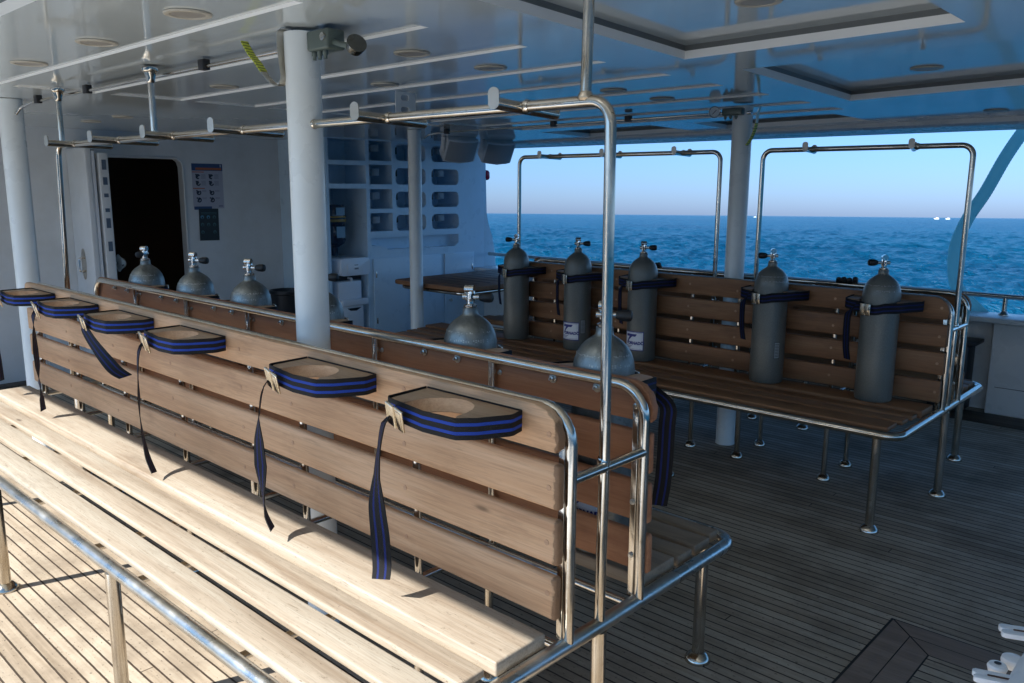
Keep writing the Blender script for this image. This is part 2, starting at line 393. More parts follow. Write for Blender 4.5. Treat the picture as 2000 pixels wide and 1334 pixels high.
# ---------------------------------------------------------------- SETTING: sea, sky-side boats, hull, deck
Q = Euler((-TILT[0], -TILT[1], 0)).to_matrix().to_4x4()
m, t, b = mat("sea_water", (.004,.10,.20), .28, ior=1.333, spec=.32); SEA = m
c = N(t, "ShaderNodeTexCoord")
def sea_n(scale, sc, det=3, dist=.3):
    mp_ = N(t, "ShaderNodeMapping"); mp_.inputs['Scale'].default_value = (sc[0], sc[1], 1); mp_.inputs['Rotation'].default_value = (0,0,R(-28))
    L(t, c.outputs['Object'], mp_.inputs[0]); return noise(t, mp_.outputs[0], scale, det, .6, dist)
big = sea_n(.10, (1, 1.7), 3); mid_ = sea_n(.55, (1, 1.6), 5); sml = sea_n(2.6, (1, 1.5), 4)
h = math_(t, 'ADD', math_(t, 'MULTIPLY', mid_, .55), math_(t, 'MULTIPLY', sml, .24))
bump(t, b, h, 1., 1.)
L(t, mix(t, ramp(t, sea_n(.012, (1, 2.2), 3), [(.35, g3(0)), (.65, g3(1))]), (.0,.040,.100), (.0,.064,.140)), b.inputs['Base Color'])
import numpy as np
rs = np.random.RandomState(3)
ang = np.concatenate([np.linspace(R(58), R(162), 860), np.linspace(R(162), R(418), 120)[1:-1]])
rad = np.concatenate([[2.], np.geomspace(7, 900, 520), np.geomspace(900, 42000, 40)[1:]])
A_, Rr = np.meshgrid(ang, rad); X_, Y_ = Rr*np.cos(A_), Rr*np.sin(A_); Z_ = np.zeros_like(X_)
for k in range(70):
    lam = .40*(4.2/.40)**rs.rand(); th_ = R(122)+rs.normal()*.5; amp = .0150*lam**.80*(.5+rs.rand())
    ph = 2*PI*(X_*math.cos(th_)+Y_*math.sin(th_))/lam+rs.rand()*7
    fade = np.clip(1.5-Rr/(lam*260), 0, 1)
    Z_ += amp*fade*(2*np.exp(np.sin(ph)-1)-.93)
nr, na = X_.shape
vv_ = np.stack([X_, Y_, Z_], -1).reshape(-1, 3).astype(np.float32)
ii = np.arange(nr-1)[:, None]*na; jj = np.arange(na)[None, :]; j2 = (jj+1) % na
fc_ = np.stack([ii+jj, ii+na+jj, ii+na+j2, ii+j2], -1).reshape(-1, 4)
me = bpy.data.meshes.new("sea"); me.vertices.add(len(vv_)); me.vertices.foreach_set('co', vv_.ravel())
me.loops.add(fc_.size); me.loops.foreach_set('vertex_index', fc_[:, ::-1].ravel().astype(np.int32))
me.polygons.add(len(fc_)); me.polygons.foreach_set('loop_start', (np.arange(len(fc_))*4).astype(np.int32))
me.polygons.foreach_set('use_smooth', np.ones(len(fc_), bool)); me.update(calc_edges=True); me.materials.append(SEA)
sea = bpy.data.objects.new("sea", me); COL.objects.link(sea); sea['kind'] = 'structure'
sea.matrix_world = Matrix.Translation((0,0,-2.6)) @ Q
def zc(x, y): return 2.098+.006*x-.004*y
DX0, DX1, DY0, DY1 = -6.4, 5.2, -2.9, 5.25  # deck run on aft out of view, under the roof that cuts stern light
struct("deck", box(B(), (DX0, DY0, -.06), (DX1, DY1, 0)), DECK, smooth=False)
struct("sun_bounce_strip", box(B(), (DX0, DY0-.3, .0005), (DX1, -1.70, .006)), WHITE, smooth=False)  # unseen white strip added to bounce sunlight up to ceiling and pillars
struct("hull", box(B(), (DX0-6, DY0, -3.4), (DX1, DY1+.12, -.064)), WHITE, smooth=False)
# margin boards along wall and bulwark
bm = B(); box(bm, (-6.28, -2.9, .0005), (-6.12, 3.0, .006), .001); box(bm, (-5.3, 4.68, .0005), (5.2, 4.98, .006), .001)
struct("deck_margin", bm, wood("margin_dark", [(.3,(.035,.025,.018)), (.5,(.055,.04,.028)), (.72,(.08,.06,.042))], .5))
# mitred hatch frame inlaid in the deck
def inlay(lo, hi, wd):
    bm = B(); x0, y0 = lo; x1, y1 = hi; z = .0045
    def quad(p, mi):
        vs = [bm.verts.new((x, y, z if mi == 0 else .0025)) for x, y in p]
        bm.faces.new(vs).material_index = mi
    def bar(a, b_, c_, d_):   # quad shrunk a little so that caulk shows round it
        cx = sum(p[0] for p in (a,b_,c_,d_))/4; cy = sum(p[1] for p in (a,b_,c_,d_))/4
        quad([(a[0], a[1]), (b_[0], b_[1]), (c_[0], c_[1]), (d_[0], d_[1])], 0)
    g = .004
    quad([(x0-.008, y0-.008), (x1+.008, y0-.008), (x1+.008, y1+.008), (x0-.008, y1+.008)], 1)
    for k in range(2):
        o_ = k*wd
        X0, Y0, X1, Y1 = x0+o_+g/2, y0+o_+g/2, x1-o_-g/2, y1-o_-g/2; W_ = wd-g
        bar((X0, Y0+g), (X0+W_, Y0+W_+g), (X0+W_, Y1-W_-g), (X0, Y1-g))
        bar((X1, Y1-g), (X1-W_, Y1-W_-g), (X1-W_, Y0+W_+g), (X1, Y0+g))
        bar((X0+g, Y1), (X0+W_+g, Y1-W_), (X1-W_-g, Y1-W_), (X1-g, Y1))
        bar((X1-g, Y0), (X1-W_-g, Y0+W_), (X0+W_+g, Y0+W_), (X0+g, Y0))
    return bm, (x0+2*wd, y0+2*wd, x1-2*wd, y1-2*wd)
bm, inn = inlay((.288, .30), (1.95, 1.475), .087)
hf = struct("deck_inlay", bm, [MARGIN, CAULK], smooth=False)
bm = B(); vs = [bm.verts.new((x, y, .0048)) for x, y in ((inn[0]+.004, inn[1]+.004), (inn[2]-.004, inn[1]+.004), (inn[2]-.004, inn[3]-.004), (inn[0]+.004, inn[3]-.004))]; bm.faces.new(vs)
struct("deck_hatch", bm, DECK, smooth=False)
# ---------------------------------------------------------------- ceiling with shallow trays and deep coffers
holes = []
for yf in (-.24, .22, .69, 1.16, 1.64, 2.11, 2.60, 3.13, 3.60):
    holes.append(([(-3.55, yf-.395), (-.885, yf-.395), (-.885, yf), (-3.55, yf)], .009, .004))
holes.append(([(-.50, .03), (.405, .03), (.392, 1.245), (-.614, 1.300)], .030, .006))
holes.append(([(-.573, 1.692), (.95, 1.66), (.93, 2.89), (-.685, 3.161)], .032, .006))
holes.append(([(-2.10, 3.86), (-1.05, 3.84), (-1.05, 4.50), (-2.20, 4.56)], .032, .006))
holes.append(([(-3.58, 3.86), (-2.45, 3.84), (-2.50, 4.56), (-3.63, 4.62)], .032, .006))
holes.append(([(-2.35, -1.60), (-.35, -1.60), (-.35, -.745), (-2.35, -.745)], .032, .006))
holes.append(([(.55, -1.6), (2.6, -1.6), (2.6, -.5), (.55, -.5)], .032, .006))
outer = [(-6.4, -1.86), (.35, -1.86), (.35, -3.4), (4.9, -3.4), (4.9, 4.76), (-6.4, 4.76)]  # wing and aft stretch added out of view to block light
verts2 = [Vector(p) for p in outer]; edges = [(i, (i+1) % 6) for i in range(6)]
for hp, _, _ in holes:
    k = len(verts2); verts2 += [Vector(p) for p in hp]; edges += [(k+i, k+(i+1) % 4) for i in range(4)]
ov, oe, of, *_ = delaunay_2d_cdt(verts2, edges, [], 0, 1e-5)
def inside(p, poly):
    r_ = False; n = len(poly)
    for i in range(n):
        x1, y1 = poly[i]; x2, y2 = poly[(i+1) % n]
        if (y1 > p[1]) != (y2 > p[1]) and p[0] < (x2-x1)*(p[1]-y1)/(y2-y1)+x1: r_ = not r_
    return r_
bm = B(); bv = [bm.verts.new((v.x, v.y, zc(v.x, v.y))) for v in ov]
for f in of:
    cx = sum(ov[i].x for i in f)/len(f); cy = sum(ov[i].y for i in f)/len(f)
    if inside((cx, cy), outer) and not any(inside((cx, cy), hp) for hp, _, _ in holes): bm.faces.new([bv[i] for i in f])
for hp, dep, ins in holes:
    cx = sum(p[0] for p in hp)/4; cy = sum(p[1] for p in hp)/4
    lo = [bm.verts.new((x, y, zc(x, y))) for x, y in hp]
    hi = [bm.verts.new((x+(ins if x < cx else -ins), y+(ins if y < cy else -ins), zc(x, y)+dep)) for x, y in hp]
    for i in range(4):
        f = bm.faces.new((lo[i], lo[(i+1) % 4], hi[(i+1) % 4], hi[i])); f.material_index = 1
    if dep > .02:
        g2 = [bm.verts.new(v.co+Vector((0,0,.020))) for v in hi]
        for i in range(4): bm.faces.new((hi[i], hi[(i+1) % 4], g2[(i+1) % 4], g2[i])).material_index = 2  # upper coffer walls coloured dark in place of a shaded gap
        bm.faces.new(g2)
    else: bm.faces.new(hi)
ceil = struct("ceiling", bm, [CEIL, TRIM, mat("painted_gap_shade", (.13,.14,.14), .4)[0]], smooth=False)
bm = B(); box(bm, (-6.4, -1.88, 2.16), (4.92, 5.1, 2.32)); box(bm, (.33, -3.42, 2.165), (4.92, -1.875, 2.31))  # includes the added, unseen wing and aft length that cut the light
prism(bm, [(4.762, 2.20), (4.762, 2.045), (4.80, 2.030), (5.12, 2.012), (5.16, 2.03), (5.16, 2.20)], -6.4, 4.92, axes='yzx')
box(bm, (-6.4, -1.92, 2.06), (.346, -1.864, 2.30)); box(bm, (4.904, -3.4, 2.05), (4.96, 4.76, 2.30)); box(bm, (.30, -3.46, 2.06), (4.9, -3.404, 2.30))
struct("roof", bm, WHITE, smooth=False)
# ---------------------------------------------------------------- pillars
def pillar(x, y, r, label, weld=None):
    th = thing("deck_pillar", label, "pillar", (x, y, 0), "white pillars holding up the roof")
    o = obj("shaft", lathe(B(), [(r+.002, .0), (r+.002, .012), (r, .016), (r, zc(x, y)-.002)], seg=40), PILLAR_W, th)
    return th
pillar(-1.262, 0, .0575, "thick white pillar in the front bench, next to the yellow taped band")
pillar(-1.262, 3.03, .0585, "white pillar standing behind the row of grey tanks, between two steel frames")
pillar(-4.20, 0, .063, "leftmost white pillar, past the far end of the front bench")
pillar(-4.20, 2.99, .056, "slim white pillar in front of the cubby hole cabinet")
# ---------------------------------------------------------------- cabin wall with door opening
WX = -6.3
th = thing("cabin_wall", "white cabin wall with a dark open doorway and posters", "wall", (WX, .5, 0))
op = [(1.20, .06), (2.0, .06), (2.0, 1.76), (1.985, 1.81), (1.94, 1.842), (1.28, 1.842), (1.22, 1.82), (1.20, 1.76)]
bm = B(); ob = [(-3.0, 0), (3.05, 0), (3.05, 2.12), (-3.0, 2.12)]
v2 = [Vector(p) for p in ob+op]; ed = [(i, (i+1) % 4) for i in range(4)]+[(4+i, 4+(i+1) % len(op)) for i in range(len(op))]
ov, oe, of, *_ = delaunay_2d_cdt(v2, ed, [], 0, 1e-5)
bv = [bm.verts.new((WX, v.x, v.y)) for v in ov]
for f in of:
    cx = sum(ov[i].x for i in f)/len(f); cy = sum(ov[i].y for i in f)/len(f)
    if not inside((cx, cy), op): bm.faces.new([bv[i] for i in f])
r_ = bmesh.ops.extrude_face_region(bm, geom=list(bm.faces)); bmesh.ops.translate(bm, verts=[v for v in r_['geom'] if isinstance(v, bmesh.types.BMVert)], vec=(-.10, 0, 0))
obj("wall_panel", bm, WALL_W, th, smooth=False, base=(WX, .5, 0))
# raised frame round the opening
bm = B(); n = len(op); cy0, cz0 = 1.6, .95
inn_ = [(WX+.012, y, z) for y, z in op[1:]+op[:1]]
tube(bm, [(WX+.004, y, z) for y, z in op[1:]+op[:1]], .012, 8, 0)
obj("door_frame", bm, WALL_W, th, base=(WX, .5, 0))
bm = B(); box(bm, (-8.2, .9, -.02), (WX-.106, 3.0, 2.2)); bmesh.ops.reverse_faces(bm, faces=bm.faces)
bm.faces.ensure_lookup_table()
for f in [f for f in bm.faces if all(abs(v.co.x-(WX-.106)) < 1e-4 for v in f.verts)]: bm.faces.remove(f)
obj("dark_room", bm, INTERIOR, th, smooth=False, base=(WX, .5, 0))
# door leaf swung open against the wall, handles on both sides
th = thing("cabin_door", "white open cabin door with oval handle plate, left of the dark doorway", "door", (WX, 1.2, 0))
def place(bm, M_): bmesh.ops.transform(bm, matrix=M_, verts=bm.verts); return bm
bb = (WX, 1.2, 0)
obj("door_leaf", box(B(), (WX+.003, 1.005, .05), (WX+.40, 1.055, 1.895), .01), WALL_W, th, base=bb)
obj("edge_strip", box(B(), (WX+.01, 1.057, .05), (WX+.39, 1.085, 1.87), .006), PLASTIC, th, base=bb)
obj("shadow_strip", box(B(), (WX+.01, 1.086, .06), (WX+.33, 1.105, 1.88)), BLACK, th, base=bb, smooth=False)  # black slab painted as the shade in the gap between the leaves
obj("inner_leaf", box(B(), (WX+.01, 1.107, .05), (WX+.40, 1.185, 1.855), .008), WALL_W, th, base=bb)
bm = B(); pl = [(WX+.20+.045*math.cos(q*PI/12), .95+.13*math.sin(q*PI/12)) for q in range(24)]
prism(bm, pl, 1.0035, .998, axes='xzy'); hp_ = obj("handle_plate", bm, STEEL, th, base=bb)
obj("handle", tube(B(), [(WX+.20, .998, 1.0), (WX+.20, .965, 1.0), (WX+.20, .965, .89), (WX+.20, .998, .89)], .009, 10, .02), CHROME, hp_, base=bb)
obj("knob", lathe(B(), [(0, .115), (.03, .112), (.055, .09), (.075, .055), (.07, .05), (.02, .035), (.016, .002)], (WX+.30, 1.185, .95), 24, 'y'), CHROME, th, base=bb)
bm = B()
for z0, z1 in ((1.72, 1.80), (1.60, 1.66), (1.50, 1.53), (1.38, 1.41), (1.25, 1.33), (1.06, 1.14)): box(bm, (WX+.402, 1.13, z0), (WX+.403, 1.165, z1))
obj("stickers", bm, mat("sticker_blue", (.08,.12,.18), .5)[0], th, base=bb, smooth=False)
# ---------------------------------------------------------------- posters
NAVY = mat("poster_navy", (.025,.06,.17), .4)[0]; ORNG = mat("poster_orange", (.42,.12,.04), .5)[0]
PAPER = mat("poster_paper", (.42,.44,.52), .4)[0]; INK = mat("poster_ink", (.02,.03,.06), .5)[0]; GREYT = mat("poster_grey_text", (.24,.25,.34), .5)[0]
PBLK = mat("poster_black", (.010,.016,.014), .4)[0]; TEAL = mat("poster_teal", (.05,.12,.13), .5)[0]; LBL = mat("poster_blue_icon", (.08,.24,.36), .5)[0]
def yz_disc(bm, y, z, r, x, n=16, ri=0., mi=0, a0=0, a1=2*PI):
    if ri <= 0: bm.faces.new([bm.verts.new((x, y+r*math.cos(2*PI*k/n), z+r*math.sin(2*PI*k/n))) for k in range(n)]).material_index = mi
    else:
        p = None
        for k in range(n+1):
            a = a0+(a1-a0)*k/n; q = [bm.verts.new((x, y+rr*math.cos(a), z+rr*math.sin(a))) for rr in (ri, r)]
            if p: bm.faces.new((p[0], p[1], q[1], q[0])).material_index = mi
            p = q
def yz_rect(bm, y0, z0, y1, z1, x, mi=0):
    bm.faces.new([bm.verts.new((x, *p)) for p in ((y0, z0), (y1, z0), (y1, z1), (y0, z1))]).material_index = mi
pb = (WX+.003, 2.23, 1.6)
th = thing("safety_poster", "white instruction poster with blue header, orange bars and eight round figures", "poster", pb)
obj("sheet", box(B(), (WX+.001, 2.082, 1.385), (WX+.003, 2.387, 1.80)), PAPER, th, base=pb, smooth=False)
bm = B(); x = WX+.0045
yz_rect(bm, 2.082, 1.735, 2.387, 1.80, x, 0); yz_rect(bm, 2.12, 1.742, 2.375, 1.762, x+.001, 1); yz_rect(bm, 2.085, 1.375, 2.26, 1.405, x+.001, 0)
yz_rect(bm, 2.362, 1.768, 2.372, 1.794, x+.001, 4)
for z in (1.722, 1.572): yz_rect(bm, 2.085, z-.004, 2.20, z+.004, x, 1)
for j, z in enumerate((1.68, 1.618, 1.533, 1.465)):
    for y in (2.14, 2.27):
        yz_disc(bm, y, z, .024, x, 14, .012, 2, .4+j, 5.2+j); yz_disc(bm, y-.004, z+.004, .013, x+.001, 10, 0, 2)
        yz_rect(bm, y-.026, z+.012, y-.012, z+.024, x+.001, 2); yz_disc(bm, y+.005, z-.004, .006, x+.002, 8, 0, 4)
        for q in range(5 if j < 2 else 2): yz_rect(bm, y+.03, z+.018-q*.009, y+.03+.045, z+.0225-q*.009, x, 3)
yz_rect(bm, 2.33, 1.40, 2.375, 1.415, x, 3)
obj("printing", bm, [NAVY, ORNG, INK, GREYT, PAPER], th, base=pb, smooth=False)
pb = (WX+.003, 2.22, 1.23)
th = thing("dark_poster", "small black poster with nine dim round icons, below the white poster", "poster", pb)
tl = Matrix.Translation((0, 2.222, 1.235)) @ Matrix.Rotation(R(-1), 4, 'X') @ Matrix.Translation((0, -2.222, -1.235))
obj("sheet", place(box(B(), (WX+.004, 2.125, 1.085), (WX+.006, 2.32, 1.385)), tl), PBLK, th, base=pb, smooth=False)
bm = B(); x = WX+.0075
for q in range(2): yz_rect(bm, 2.145, 1.345-q*.012, 2.30, 1.349-q*.012, x, 0)
for j, z in enumerate((1.305, 1.235, 1.165)):
    for i, y in enumerate((2.155, 2.215, 2.275)):
        if j == 2 and i == 1: continue
        yz_disc(bm, y, z, .017, x, 12, .0, 1 if (i, j) in ((1, 0), (0, 0)) else 0); yz_rect(bm, y-.006, z-.014, y+.007, z+.003, x+.001, 2)
place(bm, tl); obj("printing", bm, [TEAL, LBL, PBLK], th, base=pb, smooth=False)
# ---------------------------------------------------------------- cubby cabinet
CX = -5.5
th = thing("cubby_cabinet", "white wall cabinet with four columns of cubby holes above two doors", "cabinet", (CX, 4.0, 0))
cells = []
for z0, z1 in ((1.846, 2.045), (1.624, 1.802), (.04, 1.578)): cells.append(([(3.035, z0), (3.472, z0), (3.472, z1), (3.035, z1)], .34 if z1 > 1.6 else .6))
for z0, z1 in ((1.850, 2.042), (1.620, 1.812), (1.378, 1.573), (1.153, 1.336)): cells.append(([(3.515, z0), (3.798, z0), (3.798, z1), (3.515, z1)], .34))
for y0, y1 in ((3.845, 4.250), (4.332, 4.725)):
    for z0, z1 in ((1.858, 2.020), (1.619, 1.785), (1.385, 1.548), (1.150, 1.312)): cells.append((rrect(y0, z0, y1, z1, .05), .34))
lip = [(3.525, 1.068), (3.525, 1.013), (3.66, 1.010), (3.74, .966), (4.68, .960), (4.75, .995), (4.955, 1.000), (4.955, 1.008), (4.72, 1.075), (4.72, 1.085)]
slot = [(3.525, 1.09), (3.525, 1.010), (3.64, 1.006), (3.735, .965), (4.66, .958), (4.72, .998), (4.72, 1.09)]
cells.append((slot, .12))
ob = [(3.0, 0), (5.118, 0), (5.118, 2.12), (3.0, 2.12)]
v2 = [Vector(p) for p in ob]; ed = [(i, (i+1) % 4) for i in range(4)]
for hp, _ in cells:
    k = len(v2); n = len(hp); v2 += [Vector(p) for p in hp]; ed += [(k+i, k+(i+1) % n) for i in range(n)]
ov, oe, of, *_ = delaunay_2d_cdt(v2, ed, [], 0, 1e-5)
bm = B(); bv = [bm.verts.new((CX, v.x, v.y)) for v in ov]
for f in of:
    cx = sum(ov[i].x for i in f)/len(f); cy = sum(ov[i].y for i in f)/len(f)
    if not any(inside((cx, cy), hp) for hp, _ in cells): bm.faces.new([bv[i] for i in f])
for hp, dep in cells:
    n = len(hp); lo = [bm.verts.new((CX, y, z)) for y, z in hp]; hi = [bm.verts.new((CX-dep, y, z)) for y, z in hp]
    for i in range(n): bm.faces.new((lo[i], lo[(i+1) % n], hi[(i+1) % n], hi[i]))
    bm.faces.new(hi)
vs = [bm.verts.new(p) for p in ((CX, 3.0, 0), (CX, 3.0, 2.12), (WX-.1, 3.0, 2.12), (WX-.1, 3.0, 0))]; bm.faces.new(vs)
vs = [bm.verts.new(p) for p in ((CX, 5.118, 0), (CX, 5.118, 2.12), (WX-.1, 5.118, 2.12), (WX-.1, 5.118, 0))]; bm.faces.new(vs)
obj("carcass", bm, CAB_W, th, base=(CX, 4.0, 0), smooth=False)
for y0, y1, ky in ((3.53, 4.445, 3.99), (4.50, 4.945, 4.56)):
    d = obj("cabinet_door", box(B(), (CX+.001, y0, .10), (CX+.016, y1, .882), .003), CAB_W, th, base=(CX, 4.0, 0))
    obj("door_knob", lathe(B(), [(.008, .016), (.008, .034), (.018, .04), (.018, .05), (0, .053)], (CX, ky, .37), 14, 'x'), CHROME, d, base=(CX, 4.0, 0))
    hy = y0+.03 if y0 < 4 else y1-.03
    for z in (.25, .72): obj("hinge", box(B(), (CX+.0165, hy-.008, z-.03), (CX+.02, hy+.008, z+.03), .001), STEEL, d, base=(CX, 4.0, 0))
for y in (3.64, 4.52):
    for z in (1.99, 1.755, 1.52, 1.28):
        bm = box(B(), (CX-.12, y-.045, z-.05), (CX-.06, y+.045, z+.02), .006); box(bm, (CX-.056, y-.03, z-.04), (CX-.052, y+.03, z+.0), .002)
        obj("socket_box", bm, SPKGREY, th, base=(CX, 4.0, 0))
for z in (1.93, 1.71, 1.475, 1.245):
    for y in (3.87, 4.352):
        obj("latch", box(B(), (CX-.03, y-.012, z-.01), (CX-.005, y+.004, z+.06), .003), BLACK, th, base=(CX, 4.0, 0))
# wing plate beside the cabinet
bm = prism(B(), [(5.12, 0), (5.36, 0), (5.335, .69), (5.325, .87), (5.27, 1.05), (5.20, 1.19), (5.172, 1.30), (5.168, 2.05), (5.12, 2.05)], CX-.35, CX-.02, bev=.012, axes='yzx')
tag(obj("cabin_wing", bm, paint("wing_paint", (.58,.70,.78), .3)), "narrow pale wing wall flaring out at the rail, right of the cubby cabinet", "wall panel")
bm = lathe(B(), [(0, .06), (.03, .055), (.045, .03), (.045, -.03), (.03, -.05), (0, -.055)], (CX-.05, 5.20, 1.73), 16)
tag(obj("navigation_lamp", bm, RED), "small crimson lamp on the outer edge of the cabin wing", "lamp")
# bottle and water cooler in the recess
b0 = (CX-.22, 3.23, 1.02)
th = thing("water_bottle", "big dark blue water bottle with a yellow-lined band, on the cooler", "water bottle", b0)
NAVYP = mat("dark_blue_bottle", (.012,.03,.06), .12, coat=.5)[0]
obj("bottle_body", lathe(B(), [(0, -.10), (.03, -.10), (.035, -.02), (.10, .02), (.118, .06), (.118, .18), (.110, .20), (.118, .22), (.118, .36), (.10, .40), (0, .405)], b0, 28), NAVYP, th, base=b0)
bm = lathe(B(), [(.1195, .235), (.1225, .24), (.1225, .255), (.1195, .26)], b0, 28); lathe(bm, [(.1195, .275), (.1225, .28), (.1225, .287), (.1195, .292)], b0, 28)
obj("band", bm, mat("ochre_band", (.40,.26,.08), .5)[0], th, base=b0)
PL_ = mat("pale_label", (.20,.33,.42), .4)[0]
for z0, z1 in ((.30, .385), (.08, .20)): obj("bottle_label", prism(B(), [(3.175, 1.02+z0), (3.275, 1.02+z0), (3.275, 1.02+z1-.01), (3.175, 1.02+z1-.01)], CX-.10, CX-.095, axes='yzx'), PL_, th, base=(CX-.22, 3.23, 1.02))
b0 = (CX-.3, 3.30, .04)
th = thing("water_cooler", "white floor-standing water cooler with tap in the cabinet recess", "water cooler", b0)
obj("cooler_body", box(B(), (CX-.42, 3.12, .04), (CX-.02, 3.40, .675), .012), PLASTIC, th, base=b0)
obj("head", prism(B(), rrect(3.125, .735, 3.47, .905, .03), CX-.42, CX+.03, bev=.008, axes='yzx'), PLASTIC, th, base=b0)
obj("front_panel", prism(B(), rrect(3.195, .745, 3.40, .865, .02), CX+.0305, CX+.038, bev=.002, axes='yzx'), PLASTIC, th, base=b0)
bm = B(); box(bm, (CX+.0385, 3.275, .835), (CX+.040, 3.32, .841))
for q in range(4): box(bm, (CX+.0385, 3.277+q*.012, .795), (CX+.040, 3.284+q*.012, .812))
obj("mark", bm, INK, th, base=b0, smooth=False)
obj("neck_shade", box(B(), (CX-.42, 3.13, .678), (CX-.10, 3.45, .733)), BLACK, th, base=b0, smooth=False)  # black block, coloured as the shade between head and body
obj("tap", tube(B(), [(CX-.085, 3.285, .70), (CX-.03, 3.285, .70), (CX-.03, 3.285, .66)], .012, 12, .01), PLASTIC, th, base=b0)
obj("drip_tray", box(B(), (CX-.018, 3.13, .435), (CX+.035, 3.445, .50), .01), PLASTIC, th, base=b0)
bm = box(B(), (CX-.018, 3.135, .08), (CX+.002, 3.40, .43), .008); obj("cooler_door", bm, PLASTIC, th, base=b0)
bm = prism(B(), [(3.20, .41), (3.24, .385), (3.31, .38), (3.37, .41)], CX+.0025, CX+.006, axes='yzx'); obj("grip_recess", bm, BLACK, th, base=b0, smooth=False)
# bin against the wall
b0 = (-5.9, 2.78, 0)
th = thing("waste_bin", "black waste bin by the cabin wall, left edge of thick pillar", "bin", b0)
obj("bin_body", lathe(B(), [(0, 0), (.12, 0), (.155, .56), (.165, .57), (.165, .60), (.15, .60), (.14, .56), (.11, .03), (0, .03)], b0, 24), BLACK, th, base=b0)
# ---------------------------------------------------------------- speakers
def speaker(x, y, z, label):
    b0 = (x, y, z); th = thing("ceiling_speaker", label, "speaker", b0, "speakers under the roof edge")
    Mr = Matrix.Translation(b0) @ Matrix.Rotation(R(-16), 4, 'Z') @ Matrix.Rotation(R(32), 4, 'Y')
    poly = [(-.165, 0), (-.13, -.17), (.13, -.17), (.165, 0), (.10, .022), (0, .030), (-.10, .022)]   # (y, x)
    bm = prism(B(), [(p, q) for p, q in poly], -.115, .115, bev=.014, axes='yxz'); place(bm, Mr); obj("cabinet", bm, SPKWHITE, th, base=b0)
    poly = [(-.150, .0065), (-.10, .0265), (0, .0345), (.10, .0265), (.150, .0065), (.14, .002), (0, .02), (-.14, .002)]
    bm = prism(B(), poly, -.10, .10, axes='yxz'); place(bm, Mr); obj("grille", bm, SPKGREY, th, base=b0)
    bm = B(); zt = zc(x, y)
    for s in (-1, 1):
        ribbon(bm, [(x-.06, y+s*.178-.05*s*0, z+.0), (x-.06, y+s*.178, zt-.002)], .018, (1, 0, 0), .004)
    ribbon(bm, [(x-.06, y-.178, zt-.004), (x-.06, y+.178, zt-.004)], .018, (1, 0, 0), .004)
    obj("bracket", bm, SPKWHITE, th, base=b0)
speaker(-4.55, 3.86, 1.93, "left one of two hanging grey-white speakers, in front of the cubby holes")
speaker(-4.60, 4.42, 1.93, "right one of two hanging grey-white speakers, against the sky")
b0 = (-2.25, 1.26, 2.02)
bm = B()
ob = [(1.20, 1.965), (1.335, 1.965), (1.335, 2.080), (1.20, 2.080)]; hs = [rrect(1.235, 1.975, 1.290, 2.005, .012, 3), rrect(1.235, 2.035, 1.290, 2.065, .012, 3)]
v2 = [Vector(p) for p in ob]; ed = [(i, (i+1) % 4) for i in range(4)]
for hp in hs: k = len(v2); n = len(hp); v2 += [Vector(p) for p in hp]; ed += [(k+i, k+(i+1) % n) for i in range(n)]
ov, oe, of, *_ = delaunay_2d_cdt(v2, ed, [], 0, 1e-5); bv = [bm.verts.new((-2.25, v.x, v.y)) for v in ov]
for f in of:
    cx = sum(ov[i].x for i in f)/len(f); cy = sum(ov[i].y for i in f)/len(f)
    if not any(inside((cx, cy), hp) for hp in hs): bm.faces.new([bv[i] for i in f])
r_ = bmesh.ops.extrude_face_region(bm, geom=list(bm.faces)); bmesh.ops.translate(bm, verts=[v for v in r_['geom'] if isinstance(v, bmesh.types.BMVert)], vec=(-.004, 0, 0))
tag(obj("mounting_bracket", bm, SPKWHITE, smooth=False), "pale slotted metal bracket hanging from the ceiling above the hook rail", "bracket")
# ---------------------------------------------------------------- ceiling downlights
def downlight(x, y, dz, label):
    z = zc(x, y)+dz-.001; b0 = (x, y, z); th = thing("ceiling_light", label, "ceiling light", b0, "round unlit lights in the ceiling")
    obj("ring", lathe(B(), [(.070, 0), (.068, -.005), (.060, -.007), (.052, -.005), (.050, 0)], b0, 36), LAMPM, th, base=b0)
    obj("disc", lathe(B(), [(.0495, -.001), (.0495, -.0035), (0, -.0035)], b0, 32), LAMPD, th, base=b0)
for x, y, dz, lb in ((-1.296,-.369,.009,"beige round ceiling light nearest the top edge, left of the thick pillar"), (-1.998,-.362,.009,"middle one of three beige round lights at upper left"),
        (-2.712,-.359,.009,"leftmost of three beige round lights at upper left"), (-1.334,.533,.009,"round light in the ceiling just right of the dark valve block"),
        (-1.368,.994,.009,"round ceiling light above the second hook from the right"), (-2.135,1.041,.009,"round ceiling light above the slotted pale bracket"),
        (-.05,.78,.050,"round light inside the large ceiling panel at top right"), (-.08,1.80,.052,"larger round light inside the smaller ceiling panel on the right"),
        (-.10,2.52,.052,"smaller round light inside the ceiling panel on the right"), (-1.441,1.973,.009,"round ceiling light just right of the bent post top"),
        (-1.459,2.458,.009,"round ceiling light above the right stretch of the ceiling pipe"), (-2.81,.559,.009,"faint round ceiling light left of the thick pillar"),
        (-.209,4.247,0,"round ceiling light by the roof edge at far right"), (-5.414,.893,0,"thin-looking round light near the cabin wall, leftmost"), (-4.841,.89,0,"thin-looking round light near the cabin wall, above the hook rail")):
    downlight(x, y, dz, lb)
